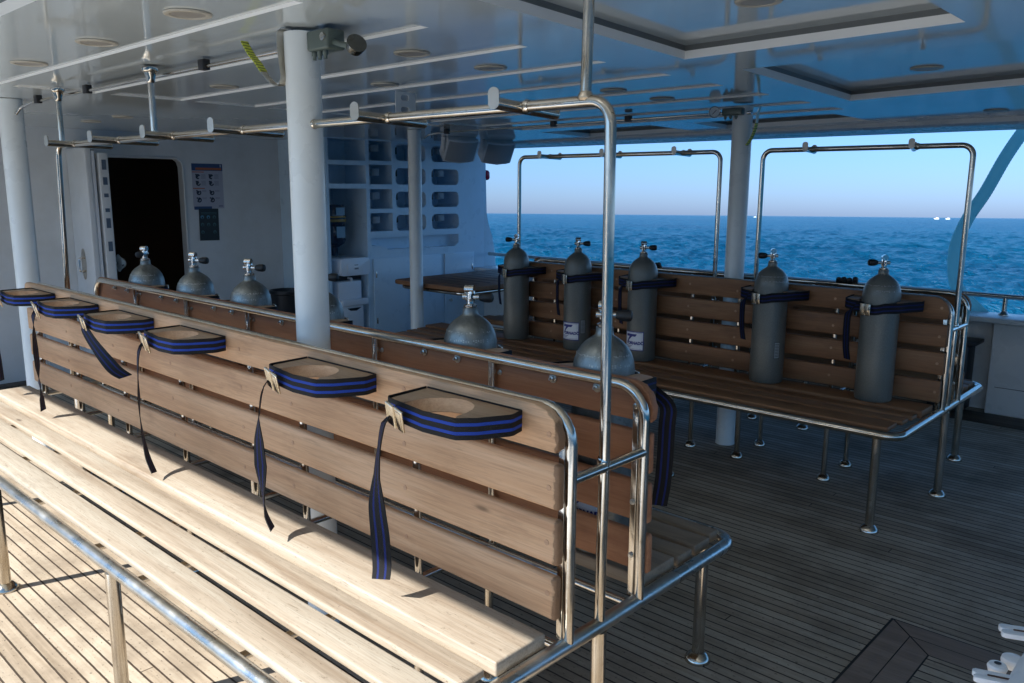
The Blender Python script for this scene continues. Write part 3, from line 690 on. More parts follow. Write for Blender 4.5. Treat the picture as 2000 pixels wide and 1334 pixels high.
# ---------------------------------------------------------------- air pipes under the ceiling
def airpipe(pts, clips, label):
    b0 = pts[0]; th = thing("air_pipe", label, "pipe", b0)
    obj("pipe", tube(B(), pts, .0075, 12, .02), STEEL, th, base=b0)
    for x, y in clips:
        z = zc(x, y); obj("pipe_clip", box(B(), (x-.022, y-.016, z-.042), (x+.022, y+.016, z-.001), .004), BLACK, th, base=b0)
def pz(x, y, d=.028): return (x, y, zc(x, y)-d)
airpipe([(-4.12, .0, 1.985), (-4.10, .02, 2.02), pz(-3.96, .045), pz(-1.32, .05)], [(-3.88, .043), (-3.20, .047), (-2.02, .048)], "thin steel air pipe along the ceiling above the front hook rail")
airpipe([(-4.13, 3.03, 1.99), (-4.10, 3.06, 2.02), pz(-3.98, 3.08), pz(-1.32, 3.08)], [(-3.90, 3.08), (-2.77, 3.08), (-2.12, 3.08)], "thin steel air pipe along the ceiling over the far bench")
def manifold(x, y, label, face):
    b0 = (x, y, zc(x, y)-.05); th = thing("air_manifold", label, "valve block", b0)
    DK = paint("bronze_green", (.10,.13,.115), .35)
    return b0, th, DK
b0, th, DK = manifold(-1.16, 0, "grey-green valve block with round gauge on the thick pillar's top", 0)
obj("block", box(B(), (-1.20, -.025, 2.022), (-1.085, .045, 2.084), .008), DK, th, base=b0)
bm = lathe(B(), [(.012, -.056), (.012, -.062), (.006, -.063), (0, -.063)], (-1.105, .031, 2.058), 14, 'y'); obj("port", bm, STEEL, th, base=b0)
for k in range(3): obj("nozzle", lathe(B(), [(.009, 0), (.009, -.012), (.006, -.016), (.006, -.026), (0, -.026)], (-1.185+.03*k, -.005, 2.0215), 12), DK, th, base=b0)
bm = tube(B(), [(-1.09, .0, 2.045), (-1.04, .0, 2.030), (-.985, .0, 2.02)], .009, 10); obj("gauge_stem", bm, DK, th, base=b0)
g = obj("gauge", place(lathe(B(), [(0, -.02), (.014, -.02), (.026, -.012), (.0285, 0), (.0285, .012), (.031, .0125), (.031, .018), (0, .018)], (0,0,0), 28, 'z'), Matrix.Translation((-.975, .0, 2.018)) @ Matrix.Rotation(R(62), 4, 'Y') @ Matrix.Rotation(R(14), 4, 'X')), steel('dark_gauge_steel', .15, .3, (.16,.17,.17)), th, base=b0)
b0, th, DK = manifold(-1.30, 2.94, "valve block with white gauge dial on the pillar behind the tanks", 1)
obj("block", box(B(), (-1.345, 2.925, 2.02), (-1.215, 2.968, 2.062), .008), DK, th, base=b0)
for k in range(3): obj("nozzle", lathe(B(), [(.009, 0), (.009, -.012), (.006, -.016), (.006, -.022), (0, -.022)], (-1.33+.035*k, 2.945, 2.0195), 12), DK, th, base=b0)
Mg = Matrix.Translation((-1.372, 2.89, 2.040)) @ Matrix.Rotation(R(32), 4, 'Z')
g = obj("gauge", place(lathe(B(), [(0, .02), (.030, .02), (.034, .01), (.034, -.008), (.031, -.012), (.028, -.009), (0, -.009)], (0,0,0), 28, 'y'), Mg), CHROME, th, base=b0)
bm = lathe(B(), [(.0275, -.0095), (0, -.0096)], (0,0,0), 24, 'y'); obj("dial", place(bm, Mg), mat("dial_grey", (.65,.67,.68), .4)[0], g, base=b0, smooth=False)
bm = box(B(), (-.018, -.0115, -.0018), (.016, -.0105, .0018)); place(bm, Matrix.Rotation(R(-48), 4, 'Y')); obj("needle", place(bm, Mg), BLACK, g, base=b0, smooth=False)
bm = lathe(B(), [(.010, 0), (.013, .02), (.013, .03), (0, .03)], (-1.19, 2.945, 2.03), 12, 'x'); obj("end_plug", bm, CHROME, th, base=b0)
# taped J bands by the pillars
def jband(pts, n_tape, label, wd=.012):
    b0 = pts[0]; th = thing("taped_band", label, "hanging band", b0)
    P = catmull(pts, 5); k = len(P)-n_tape*5-1
    obj("band", ribbon(B(), [Vector(p)-Vector(b0) for p in P[:k+1]], wd, (0, 1, 0), .003), STEEL_DULL, th)
    obj("tape", ribbon(B(), [Vector(p)-Vector(b0) for p in P[k:]], wd+.001, (0, 1, 0), .005), TAPE, th)
jband([(-1.238,-.06,2.090), (-1.285,-.06,2.092), (-1.297,-.06,2.06), (-1.291,-.06,2.0), (-1.283,-.06,1.95), (-1.295,-.06,1.927), (-1.318,-.06,1.922), (-1.359,-.06,1.938), (-1.404,-.06,1.974), (-1.44,-.06,2.007), (-1.48,-.06,2.039), (-1.52,-.06,2.083)], 3, "bent metal band with yellow striped tape end, left of the thick pillar")
jband([(-1.10,2.93,2.060), (-1.115,2.93,2.02), (-1.12,2.93,1.969), (-1.13,2.93,1.927), (-1.15,2.93,1.88), (-1.175,2.93,1.845)], 3, "short dark taped band hanging right of the pillar behind the tanks", .014)
# ---------------------------------------------------------------- benches
def foot(bm, x, y, r=.046):
    return lathe(bm, [(r*.42, .034), (r*.62, .030), (r*.92, .016), (r, .006), (r, .0), (0, .0)], (x, y, 0), 26)
PLUG = wood('end_grain_plug', [(.30,(.38,.20,.11)), (.50,(.50,.29,.17)), (.70,(.58,.38,.24))], .5, knot=False)
def slat(bm, x0, x1, y0, y1, z0, z1, bev, mi=0): box(bm, (x0, y0, z0), (x1, y1, z1), bev, mi)
PLATE = steel('dull_hook_plate', .38, .55, (.50,.49,.46))
def bench(th, b0, yF, yA, yP, yB, yE, x0, xe, zT, zc_, mats, legs, thin_legs, frames, sup, hooks, zh, roofposts, blocksA, blocksB, pil=None, xb=None):
    xb = xe if xb is None else xb; sb = [q for q in sup if q > xb+.05]
    mA, mB, mSA, mSB, mBlk, mFrame = mats; zs = .475
    # seat frame ring
    bm = B(); ring = [(x0, (yF+yE)/2, zs), (x0, yE, zs), (xe, yE, zs), (xe, yF, zs), (x0, yF, zs), (x0, (yF+yE)/2, zs)]
    tube(bm, ring, .0205, 20, .075)
    obj("frame_rail", bm, mFrame, th, base=b0)
    bm = B()
    for y in (yA-.012, yB-.018): tube(bm, [(x0-.018, y, zs-.006), (xe+.018, y, zs-.006)], .0115, 12)
    for x in sup: tube(bm, [(x, yF+.02, zs-.012), (x, yE-.02, zs-.012)], .0115, 10)
    obj("cross_tube", bm, STEEL, th, base=b0)
    # legs
    for x, y in legs:
        l = obj("leg", tube(B(), [(x, y, .004), (x, y, zs-.016)], .0205, 20), STEEL, th, base=b0); obj("foot_flange", foot(B(), x, y, .044), STEEL, l, base=b0)
    for x, y in thin_legs:
        l = obj("leg", tube(B(), [(x, y, .004), (x, y, zs-.016)], .015, 14), STEEL, th, base=b0); obj("foot_flange", foot(B(), x, y, .038), STEEL, l, base=b0)
    # back frames: tube loop, intermediate uprights
    for yb, s, name in ((yA, -1, "back_frame"), (yB, 1, "back_frame")):
        bm = B(); tube(bm, [(x0+.004, yb, zs), (x0+.004, yb, zT), (xb+.05, yb, zT), (xb+.05, yb, zs)], .0145, 16, .085)
        for x in sb: tube(bm, [(x, yb, zs), (x, yb, zT)], .0125, 12)
        # flat bolting bars beside the end tubes
        box(bm, (x0-.031, yb-.006, zs+.01), (x0-.012, yb+.006, zT-.05), .002)
        obj(name, bm, STEEL, th, base=b0)
    # backrests
    zz = [(zT-.099, zT+.011), (zT-.241, zT-.126), (zT-.383, zT-.267), (zT-.527, zT-.413)]
    for yb, s, mm in ((yA, -1, mA), (yB, 1, mB)):
        bm = B(); ya, yb2 = yb+s*.0165, yb+s*.043
        y_lo, y_hi = min(ya, yb2), max(ya, yb2)
        for i, (z0, z1) in enumerate(zz):
            jx = random.uniform(-.004, .004); xr = (x0+.0 if s < 0 else x0+.014)+jx; xl = xb+.02+random.uniform(-.006, .006)
            if i == 0:
                rc = .075; pts = [(xl, z0), (xr-.012, z0)]+[(xr, z0+.012)]
                pts += [(xr-rc+rc*math.cos(R(q)), z1-rc+rc*math.sin(R(q))) for q in range(0, 91, 10)]
                pts += [(xl+.03, z1), (xl+.009, z1-.009), (xl, z1-.03)]
                prism(bm, pts, y_lo, y_hi, bev=.006, axes='xzy')
            else: slat(bm, xl, xr, y_lo, y_hi, z0, z1, .009)
        yi = ya - s*.0008; yo = yb2 + s*.0006
        for i, (z0, z1) in enumerate(zz):
            for x in [x0-.03]+sb:
                lathe(bm, [(.0085, 0), (.0085, -s*.003), (.005, -s*.004), (.005, -s*.008), (0, -s*.008)], (x+(.009 if x == x0-.03 else .02), (yb-s*.0062 if x == x0-.03 else yi), (z0+z1)/2+random.uniform(-.01, .01)), 10, 'y', mi=1)
                lathe(bm, [(.0072, -s*.001), (.0072, s*.0006), (0, s*.0006)], (x+random.uniform(-.004, .004), yo, (z0+z1)/2+random.uniform(-.012, .012)), 12, 'y', mi=2)
        if s > 0:   # washers of the holder blocks show through the top slat
            for x in blocksB:
                for dx in (-.08, .08): lathe(bm, [(.014, 0), (.014, -.002), (.008, -.003), (.008, -.010), (.004, -.012), (.004, -.018), (0, -.018)], (x+dx, yi-.001, zT-.028), 14, 'y', mi=1)
        obj("backrest", bm, [mm, STEEL_DULL, PLUG if mm is mA else WOOD_DARK], th, base=b0)
    # seats
    for yb, s, mm, ye in ((yA, -1, mSA, yF), (yB, 1, mSB, yE)):
        bm = B(); D = abs(ye-yb)
        edges_ = [(.052, .229), (.252, .334), (.358, .448), (.474, D-.030)]
        for i, (p, q) in enumerate(edges_):
            th_, top = (.040, .520) if i == 0 else (.022 if s < 0 else .034, .511-.001*i)
            ylo, yhi = sorted((yb+s*p, yb+s*q)); xr = x0-.024-([0, .012, .02, .035] if s < 0 else [0, .002, .006, .020])[i]
            n0 = len(bm.verts)
            box(bm, (xe+.0+[0, .02, .03, .05][i]-.03, ylo, top-th_), (xr, yhi, top), .006)
        obj("seat", bm, mm, th, base=b0)
    # cross bar and hanger frames
    bm = B(); tube(bm, [(x0+.004, yA, zc_), (x0+.004, yB, zc_)], .0135, 14)
    obj("cross_bar", bm, STEEL, th, base=b0)
    for fx0, fx1 in frames:
        bm = B(); mid = yP
        if pil is not None and fx1 < pil < fx0:
            tube(bm, [(fx0, mid, zs), (fx0+.003, mid, zc_), (fx0-.006, mid, zh), (pil+.052, mid, zh)], .0140, 18, .055)
            tube(bm, [(pil-.052, mid, zh), (fx1+.045, mid, zh), (fx1-.05, mid, zs)], .0140, 18, .055)
            lathe(bm, [(.0185, .050), (.0165, .058), (.0145, .064)], (pil, mid, zh), 16, 'x')
        else: tube(bm, [(fx0, mid, zs), (fx0, mid, zh), (fx1, mid, zh), (fx1, mid, zs)], .0140, 18, .055)
        for x, zt in roofposts:
            if fx1 <= x <= fx0: tube(bm, [(x-(.006 if x > -.5 else 0), mid, zh+.005), (x, mid, zc(x, mid)-.002)], .0135, 16)
        for x, z_ in ((fx0, zc_-.002), (fx1, zc_-.002)): lathe(bm, [(.0142, -.012), (.0165, -.006), (.0172, 0), (.0165, .006), (.0142, .012)], (x, mid, z_+.016), 16)
        if roofposts and fx0 > -.5: lathe(bm, [(.0137, .012), (.018, .004), (.020, -.004), (.016, -.010)], (roofposts[0][0]-.006, mid, zh+.012), 16)
        hf_ = obj("hanger_frame", bm, STEEL, th, base=b0)
        for x, zt in roofposts[1:]:
            if fx1 <= x <= fx0:
                zt = zc(x, mid)-.001
                obj("ceiling_flange", lathe(B(), [(.033, 0), (.033, -.014), (.030, -.018), (.026, -.020), (.018, -.045), (.0165, -.060), (.0145, -.062)], (x, mid, zt), 26), STEEL, hf_, base=b0)
        for x in hooks:
            if not (fx1 < x < fx0): continue
            p0 = Vector((x+.014, mid-.135, zh-.002)); p1 = Vector((x-.078, mid+.20, zh-.002)); d = (p1-p0).normalized()
            bm = B(); tube(bm, [p0, p1], .0150, 16)
            side = d.cross(Vector((0,0,1)))
            for p, sg in ((p0, -1), (p1, 1)):
                pts = []
                for k in range(20):
                    q = 2*PI*k/20; zz_ = .014*math.sin(q)+(.024 if math.sin(q) > 0 else 0.); pts.append((.0152*math.cos(q), zz_-.001))
                a = [bm.verts.new(p+side*u+Vector((0,0,v_))) for u, v_ in pts]; c2 = [bm.verts.new(p+d*sg*.004+side*u+Vector((0,0,v_))) for u, v_ in pts]
                bm.faces.new(a).material_index = 1; bm.faces.new(c2[::-1]).material_index = 1
                for k in range(20): bm.faces.new((a[k], a[(k+1) % 20], c2[(k+1) % 20], c2[k]))
            lathe(bm, [(.0150, -.010), (.0185, 0), (.0150, .010)], (x, mid, zh), 16, 'x')
            obj("hook", bm, [STEEL, PLATE], hf_, base=b0)
    # holder blocks
    shape = [(-.170, 0), (-.158, -.134), (-.145, -.145), (-.108, -.143)]
    for q in range(11):
        a_ = R(196-(196+12)*q/10+0); shape.append((.0+.093*math.cos(a_)-.002, -.118+.098*math.sin(a_)))
    shape += [(.100, -.152), (.112, -.158), (.142, -.128), (.178, -.055), (.180, -.045), (.170, 0)]
    for yb, s, xs_, mm in ((yA, -1, blocksA, mBlk), (yB, 1, blocksB, mBlk)):
        for x in xs_:
            yf = yb+s*.0436
            pts = [(x-s*u, yf-s*(v_)*1.0) if s > 0 else (x+u, yf+v_) for u, v_ in shape]
            bm = prism(B(), pts, zT-.052, zT-.014, bev=.003, axes='xyz')
            obj("tank_holder", bm, mm, th, base=b0)
LEGS1 = [(-.112,.73), (-1.20,.73), (-2.4,.73), (-3.5,.73), (-.06,-.735), (-1.261,-.735), (-2.39,-.735), (-3.5,-.735), (0,0), (-3.57,0)]
SUP = [-.56, -1.14, -1.46, -2.01, -2.57, -3.13]
AX = [-.29, -.855, -1.72, -2.30, -2.86, -3.40]
BX = [-.246, -.81, -1.69, -2.25, -2.78, -3.34]
b0 = (-1.8, 0, 0)
th1 = thing("double_bench", "front back-to-back slatted bench, its near seat pale and sunlit", "bench", b0, "back-to-back slatted benches with hook frames")
bench(th1, b0, -.735, -.134, 0, .174, .73, 0, -3.70, 1.079, .907, (WOOD_BACK, WOOD_RED, WOOD_SEAT, WOOD_GREY, WOOD_BLOCK, STEEL_DULL),
      LEGS1, [(-.56,-.14), (-.56,.16), (-1.14,.16), (-2.01,-.14), (-2.01,.16), (-3.13,0)], [(0, -3.57)], SUP, [-.267, -.818, -1.656, -2.21, -2.746, -3.284], 1.798,
      [(-.075, 0), (-2.394, 0), (-3.46, 0)], AX, BX, pil=-1.262)
CXs = [-.285, -.88, -1.73, -2.25, -2.80]
b0 = (-1.8, 2.99, 0)
th2 = thing("double_bench", "far dark back-to-back slatted bench carrying five grey tanks", "bench", b0, "back-to-back slatted benches with hook frames")
LEGS2 = [(-.083,2.2535), (-1.20,2.2535), (-2.4,2.2535), (-3.5,2.2535), (0.01,2.98), (-.097,3.69), (-1.04,3.69), (-2.3,3.69), (-3.5,3.69)]
bench(th2, b0, 2.2535, 2.889, 2.99, 3.162, 3.683, .010, -3.69, 1.056, .899, (WOOD_DARK, WOOD_DARK, WOOD_DARK, WOOD_DARK, WOOD_BLOCK_DARK, STEEL),
      LEGS2, [(-.53,2.80), (-.53,3.12), (-1.07,2.82), (-1.08,3.14), (-1.39,2.82), (-1.41,3.69), (-2.0,2.82), (-2.0,3.13)], [(.010, -1.0975), (-1.3714, -3.0164)], SUP, [-.254, -.803, -1.631, -2.18, -2.72], 1.815,
      [], CXs, [-.3, -.9, -1.72, -2.3, -2.86], xb=-3.06)
# ---------------------------------------------------------------- scuba tanks
PROF = [(0, 0), (.080, 0), (.089, .004), (.092, .014), (.092, .20), (.092, .40), (.092, .545), (.0905, .565), (.087, .583), (.080, .602), (.069, .620), (.056, .633), (.042, .643), (.031, .650), (.0265, .655), (.0255, .668), (.0255, .676), (0, .676)]
WL = mat("label_white", (.88,.92,.98), .35)[0]; WB = mat("label_blue", (.02,.035,.26), .35)[0]
def wrap(a0, r): return lambda co: Vector((r*math.cos(a0+co.x/r), r*math.sin(a0+co.x/r), co.y))
def sticker(th, a0, z0, kind):
    """tornado label: white card with blue border"""
    r = .0926; bm = B()
    def patch(u0, v0, u1, v1, rr, mi, n=10):
        p = None
        for k in range(n+1):
            u = u0+(u1-u0)*k/n; q = [bm.verts.new((rr*math.cos(a0+u/rr), rr*math.sin(a0+u/rr), z)) for z in (v0, v1)]
            if p: bm.faces.new((p[0], q[0], q[1], p[1])).material_index = mi
            p = q
    if kind == 'logo':
        W_, H_ = .140, .122
        patch(0, z0, W_, z0+H_, r, 1); patch(.0045, z0+.0055, W_-.0045, z0+H_-.0055, r+.0003, 0)
        # big slanted swoosh T
        rr = r+.0006
        rr = r+.0010
        def poly(a_, b_, c_, d_, n=6):      # quad: a-b lower edge, d-c upper edge, split along its length so it hugs the curve
            p = None
            for k in range(n+1):
                f_ = k/n; q = []
                for (u0, v0), (u1, v1) in ((a_, b_), (d_, c_)):
                    u = u0+(u1-u0)*f_; v_ = v0+(v1-v0)*f_; q.append(bm.verts.new((rr*math.cos(a0+u/rr), rr*math.sin(a0+u/rr), z0+v_)))
                if p: bm.faces.new((p[0], q[0], q[1], p[1])).material_index = 1
                p = q
        poly((.016, .090), (.088, .090), (.098, .106), (.020, .106), 10)
        poly((.033, .073), (.044, .071), (.066, .0905), (.044, .0905), 3)
        poly((.023, .055), (.031, .052), (.044, .0715), (.033, .0735), 2); poly((.018, .036), (.0185, .036), (.031, .0525), (.023, .0555), 1)
        join_bm(bm, text_bm("ORNADO", .0255, bold=.0016), lambda co: wrap(a0, r+.0014)(Vector((co.x*.98+.033, co.y+z0+.040, 0))), 1)
        join_bm(bm, text_bm("®", .012), lambda co: wrap(a0, r+.0014)(Vector((co.x+.126, co.y+z0+.056, 0))), 1)
        for v_, u0, u1 in ((.028, .010, .066), (.020, .010, .054)):
            u = u0
            while u < u1: du = random.uniform(.003, .008); patch(u, z0+v_, min(u+du, u1), z0+v_+.0035, r+.0006, 1, 2); u += du+.0015
        for v_ in (.1115, .0105): 
            u = .010
            while u < .130: du = random.uniform(.003, .009); patch(u, z0+v_, min(u+du, .131), z0+v_+.0018, r+.0006, 1, 1); u += du+.0012
    else:
        patch(0, z0, .034, z0+.095, r, 2); patch(.002, z0+.003, .032, z0+.092, r+.0003, 3)
        for k in range(9): patch(.005, z0+.012+k*.0085, .028, z0+.0145+k*.0085, r+.0006, 2, 3)
    me = obj("label" if kind == 'logo' else "inspection_sticker", bm, [WL, WB, mat("sticker_black", (.02,.02,.02), .5)[0], mat("sticker_grey", (.33,.36,.36), .4)[0]], th, smooth=False)
    return me
def valve(knob_az, yoke_az, hs=1.):
    V_ = B(); z = .676
    lathe(V_, [(.0, z), (.021, z), (.0225, z+.004), (.0225, z+.009), (.018, z+.011), (.0125, z+.014), (.0125, z+.055)], seg=20)
    box(V_, (-.013, -.011, z+.02), (.013, .011, z+.058), .003)
    kd = Vector((math.cos(knob_az), math.sin(knob_az), 0)); yd = Vector((math.cos(yoke_az), math.sin(yoke_az), 0)); up = Vector((0,0,1))
    tube(V_, [kd*-.024+up*(z+.036), kd*.036+up*(z+.036)], .0075, 12); tube(V_, [kd*-.026+up*(z+.036), kd*-.017+up*(z+.036)], .0095, 12)
    tube(V_, [yd*-.013+up*(z+.062), yd*.018+up*(z+.062)], .0150, 20); tube(V_, [yd*.018+up*(z+.062), yd*.0195+up*(z+.062)], .0105, 16)
    K = B(); P = [kd*x_+up*(z+.036) for x_ in (.032, .036, .050, .066, .076, .080)]; rad = [.009, .0125, .0165, .0175, .0155, .009]
    tube(K, P, lambda i: rad[i], 20)
    return V_, K
def stamps(th, z, a0, a1, n):
    bm = B()
    for k in range(n):
        if random.random() < .2: continue
        a_ = a0+(a1-a0)*k/n
        # radius of dome at height z
        for (r1, h1), (r2, h2) in zip(PROF[:-1], PROF[1:]):
            if h1 <= z <= h2: rr = r1+(r2-r1)*(z-h1)/(h2-h1+1e-9)
        rr += .0008; s_ = random.uniform(.0012, .0022)
        for dz in random.sample((-.003, 0, .003), 2):
            p = Vector((rr*math.cos(a_), rr*math.sin(a_), z+dz)); tn = Vector((-math.sin(a_), math.cos(a_), 0))
            bm.faces.new([bm.verts.new(p+tn*u*s_+Vector((-math.cos(a_)*w_*.0006, -math.sin(a_)*w_*.0006, w_*.0011))) for u, w_ in ((-1, -1), (1, -1), (1, 1), (-1, 1))])
    obj("stamped_text", bm, STAMP, th, smooth=False)
def make_tank(mm, knob_az, yoke_az, loc, label, group, stickers=(), st=True):
    th = thing("scuba_tank", label, "scuba tank", loc, group)
    obj("cylinder", lathe(B(), PROF, seg=48), mm, th)
    V_, K = valve(knob_az, yoke_az); v_ = obj("valve", V_, CHROME, th); obj("valve_knob", K, KNOB, v_)
    for a0, z0, kind in stickers: sticker(th, a0, z0, kind)
    if st: stamps(th, .600, -2.6, .2, 40); stamps(th, .575, -1.6, .1, 18)
    return th
TG, TB = "grey tanks strapped to the far bench", "bare metal tanks behind the front bench"
cy = 2.889-.0436-.106
right, left = R(35), R(215)   # knob pointing right / left in the picture
tocam = R(-60)
for x, ka, ya, lb, stk in ((-.283, left, tocam, "grey tank nearest the right end of the far bench, plain", ()),
        (-.880, left, tocam, "grey tank with a small grey sticker low on its right side", ((R(-42), .145, 'tag'),)),
        (-1.735, right, R(-130), "grey tank with white logo card, nearest the bright vertical post on its right", ((R(-132), .070, 'logo'),)),
        (-2.255, right, R(-130), "grey tank with white logo card and black strap, left of the bright vertical post", ((R(-129), .070, 'logo'), (R(-37), .115, 'tag'))),
        (-2.815, left, tocam, "plain grey tank at the left end of the far bench, by the table", ())):
    make_tank(TANK_GREY, ka, ya, (x, cy+.004, .5195), lb, TG, stk, st=(x > -1))
for i, (x, lb, ka) in enumerate(zip(BX, ("bare metal tank right behind the near upright post of the front bench", "bare metal tank in front of the dark table", "bare metal tank half hidden behind the thick pillar",
        "bare metal tank nearest the left side of the thick pillar", "middle bare metal tank of three at left, by the doorway's right edge", "leftmost bare metal tank, before the dark doorway"),
        (R(30), R(30), R(30), R(30), R(30), R(-50)))):
    make_tank(TANK_ALU, ka, R(-150), (x, .174+.0436+.108, .5195), lb, TB, ((R(-128), .080, 'logo'),) if i == 0 else ())
# ---------------------------------------------------------------- straps
GS1, GS2 = "blue-striped straps on the front bench", "straps round the grey tanks"
BUCKLE = steel("buckle_steel", .12, .3, (.72,.69,.62))
def buckle(bm, c_, ux, uy, wd=.030, hg=.031):
    ux = Vector(ux).normalized(); uy = Vector(uy).normalized(); nz = ux.cross(uy).normalized(); c_ = Vector(c_)
    Mb = Matrix((( ux.x, uy.x, nz.x, c_.x), (ux.y, uy.y, nz.y, c_.y), (ux.z, uy.z, nz.z, c_.z), (0,0,0,1)))
    n0 = len(bm.verts); t_ = B()
    box(t_, (-wd, -hg, -.0015), (-.002, hg, .0065), .002); box(t_, (.0, -hg, -.0015), (wd, hg, .0045), .002)
    box(t_, (wd*.25, -hg*.75, .0046), (wd*.8, hg*.75, .0058), .0005); tube(t_, [(-.001, -hg-.001, .004), (-.001, hg+.001, .004)], .0035, 8)
    join_bm(bm, t_, lambda co: Mb @ co); return bm
def strap_open(x, label, tail, tw):
    """strap round an empty wooden holder on the front bench; tail: points of the loose end, tw: width directions"""
    yf = -.134-.0436; zc0 = 1.079-.036; b0 = (x, yf-.1, zc0)
    th = thing("tank_strap", label, "strap", b0, GS1)
    base = [(-.171, -.004), (-.168, -.06), (-.163, -.138), (-.150, -.150), (-.10, -.158), (0, -.166), (.10, -.168), (.116, -.165), (.149, -.131), (.186, -.056), (.187, -.045), (.176, -.004)]
    P = [Vector((x+u, yf+v, zc0+(-.004 if -.1 < u < .1 and v < -.1 else 0))) for u, v in base]
    obj("webbing_loop", ribbon(B(), [p-Vector(b0) for p in P], .0265, (0,0,1), .003), WEB, th)
    # thin back run pinched between block and slat
    obj("webbing_back", ribbon(B(), [Vector((x+u, yf-.0022, zc0+.016))-Vector(b0) for u in (.172, 0, -.168)], .010, (0,0,1), .0025), WEB, th)
    c_ = Vector((x-.090, yf-.176, zc0-.008)); bm = buckle(B(), c_-Vector(b0), (1, -.02, -.30), (.22, -.30, 1), .033, .032); obj("buckle", bm, BUCKLE, th)
    T = catmull([Vector(p)+Vector((x, yf, zc0)) for p in tail], 6)
    # interpolate width directions
    D = []
    n = len(T)
    for i in range(n):
        q = i/(n-1)*(len(tw)-1); k = min(int(q), len(tw)-2); f = q-k
        D.append((Vector(tw[k])*(1-f)+Vector(tw[k+1])*f).normalized())
    obj("webbing_tail", ribbon(B(), [p-Vector(b0) for p in T], .025, D, .0028), WEB2, th)
S45 = (.72, .0, .0)
strap_open(AX[0], "nearest strap, its wide loose end hanging straight with both blue stripes", [(-.115,-.172,-.005), (-.135,-.180,-.035), (-.152,-.182,-.10), (-.162,-.184,-.18), (-.165,-.184,-.26), (-.152,-.186,-.34), (-.142,-.190,-.415), (-.140,-.196,-.452)],
    [(.3,.5,.8), (.86,-.42,.25), (.85,-.52,.05), (.9,-.35,0), (.9,.3,0), (.76,.6,0), (.75,.6,.05), (.85,.5,.05)])
strap_open(AX[1], "second strap from the right, its twisted end touching the seat", [(-.115,-.172,-.005), (-.150,-.178,-.05), (-.172,-.180,-.13), (-.178,-.182,-.21), (-.176,-.182,-.29), (-.168,-.184,-.37), (-.158,-.184,-.44), (-.125,-.182,-.482)],
    [(.3,.5,.8), (.80,-.58,.1), (.82,-.55,0), (.98,.0,0), (.95,.25,0), (.95,-.3,0), (.80,-.6,0), (.72,-.68,.1)])
strap_open(AX[2], "third strap from the right, its end curling over the sunlit seat", [(-.115,-.172,-.005), (-.150,-.178,-.06), (-.165,-.180,-.14), (-.172,-.180,-.23), (-.170,-.182,-.31), (-.150,-.184,-.39), (-.115,-.188,-.45), (-.06,-.192,-.495)],
    [(.3,.5,.8), (.9,-.2,.3), (.9,-.35,0), (.84,-.52,0), (.9,-.35,0), (.85,-.5,0), (.74,-.66,.1), (.68,-.68,.2)])
strap_open(AX[3], "fourth strap from the right, its loose end slanting down to the right", [(-.115,-.172,-.012), (-.07,-.176,-.04), (.01,-.176,-.085), (.09,-.17,-.13), (.16,-.16,-.168), (.20,-.14,-.190)],
    [(.1,.2,1), (.3,.2,1), (.35,.3,1), (.4,.6,.8), (.3,1,.4), (.1,1,.2)])
strap_open(AX[4], "fifth strap from the right, a twisted tail hanging below a bright buckle", [(-.115,-.172,-.005), (-.135,-.178,-.05), (-.140,-.180,-.12), (-.135,-.182,-.20), (-.130,-.182,-.28), (-.125,-.182,-.36), (-.118,-.182,-.43), (-.112,-.182,-.485)],
    [(.3,.5,.8), (.98,-.05,.2), (.85,-.5,0), (.74,-.66,0), (.78,-.6,0), (.98,-.1,0), (.8,-.6,0), (.72,-.68,0)])
strap_open(AX[5], "leftmost strap, at the far end of the sunlit bench", [(-.115,-.172,-.005), (-.150,-.178,-.05), (-.165,-.180,-.14), (-.172,-.180,-.24), (-.170,-.182,-.34), (-.165,-.184,-.44)],
    [(.3,.5,.8), (.9,-.2,.3), (.8,-.6,0), (.95,-.3,0), (.8,-.6,0), (.7,-.7,0)])
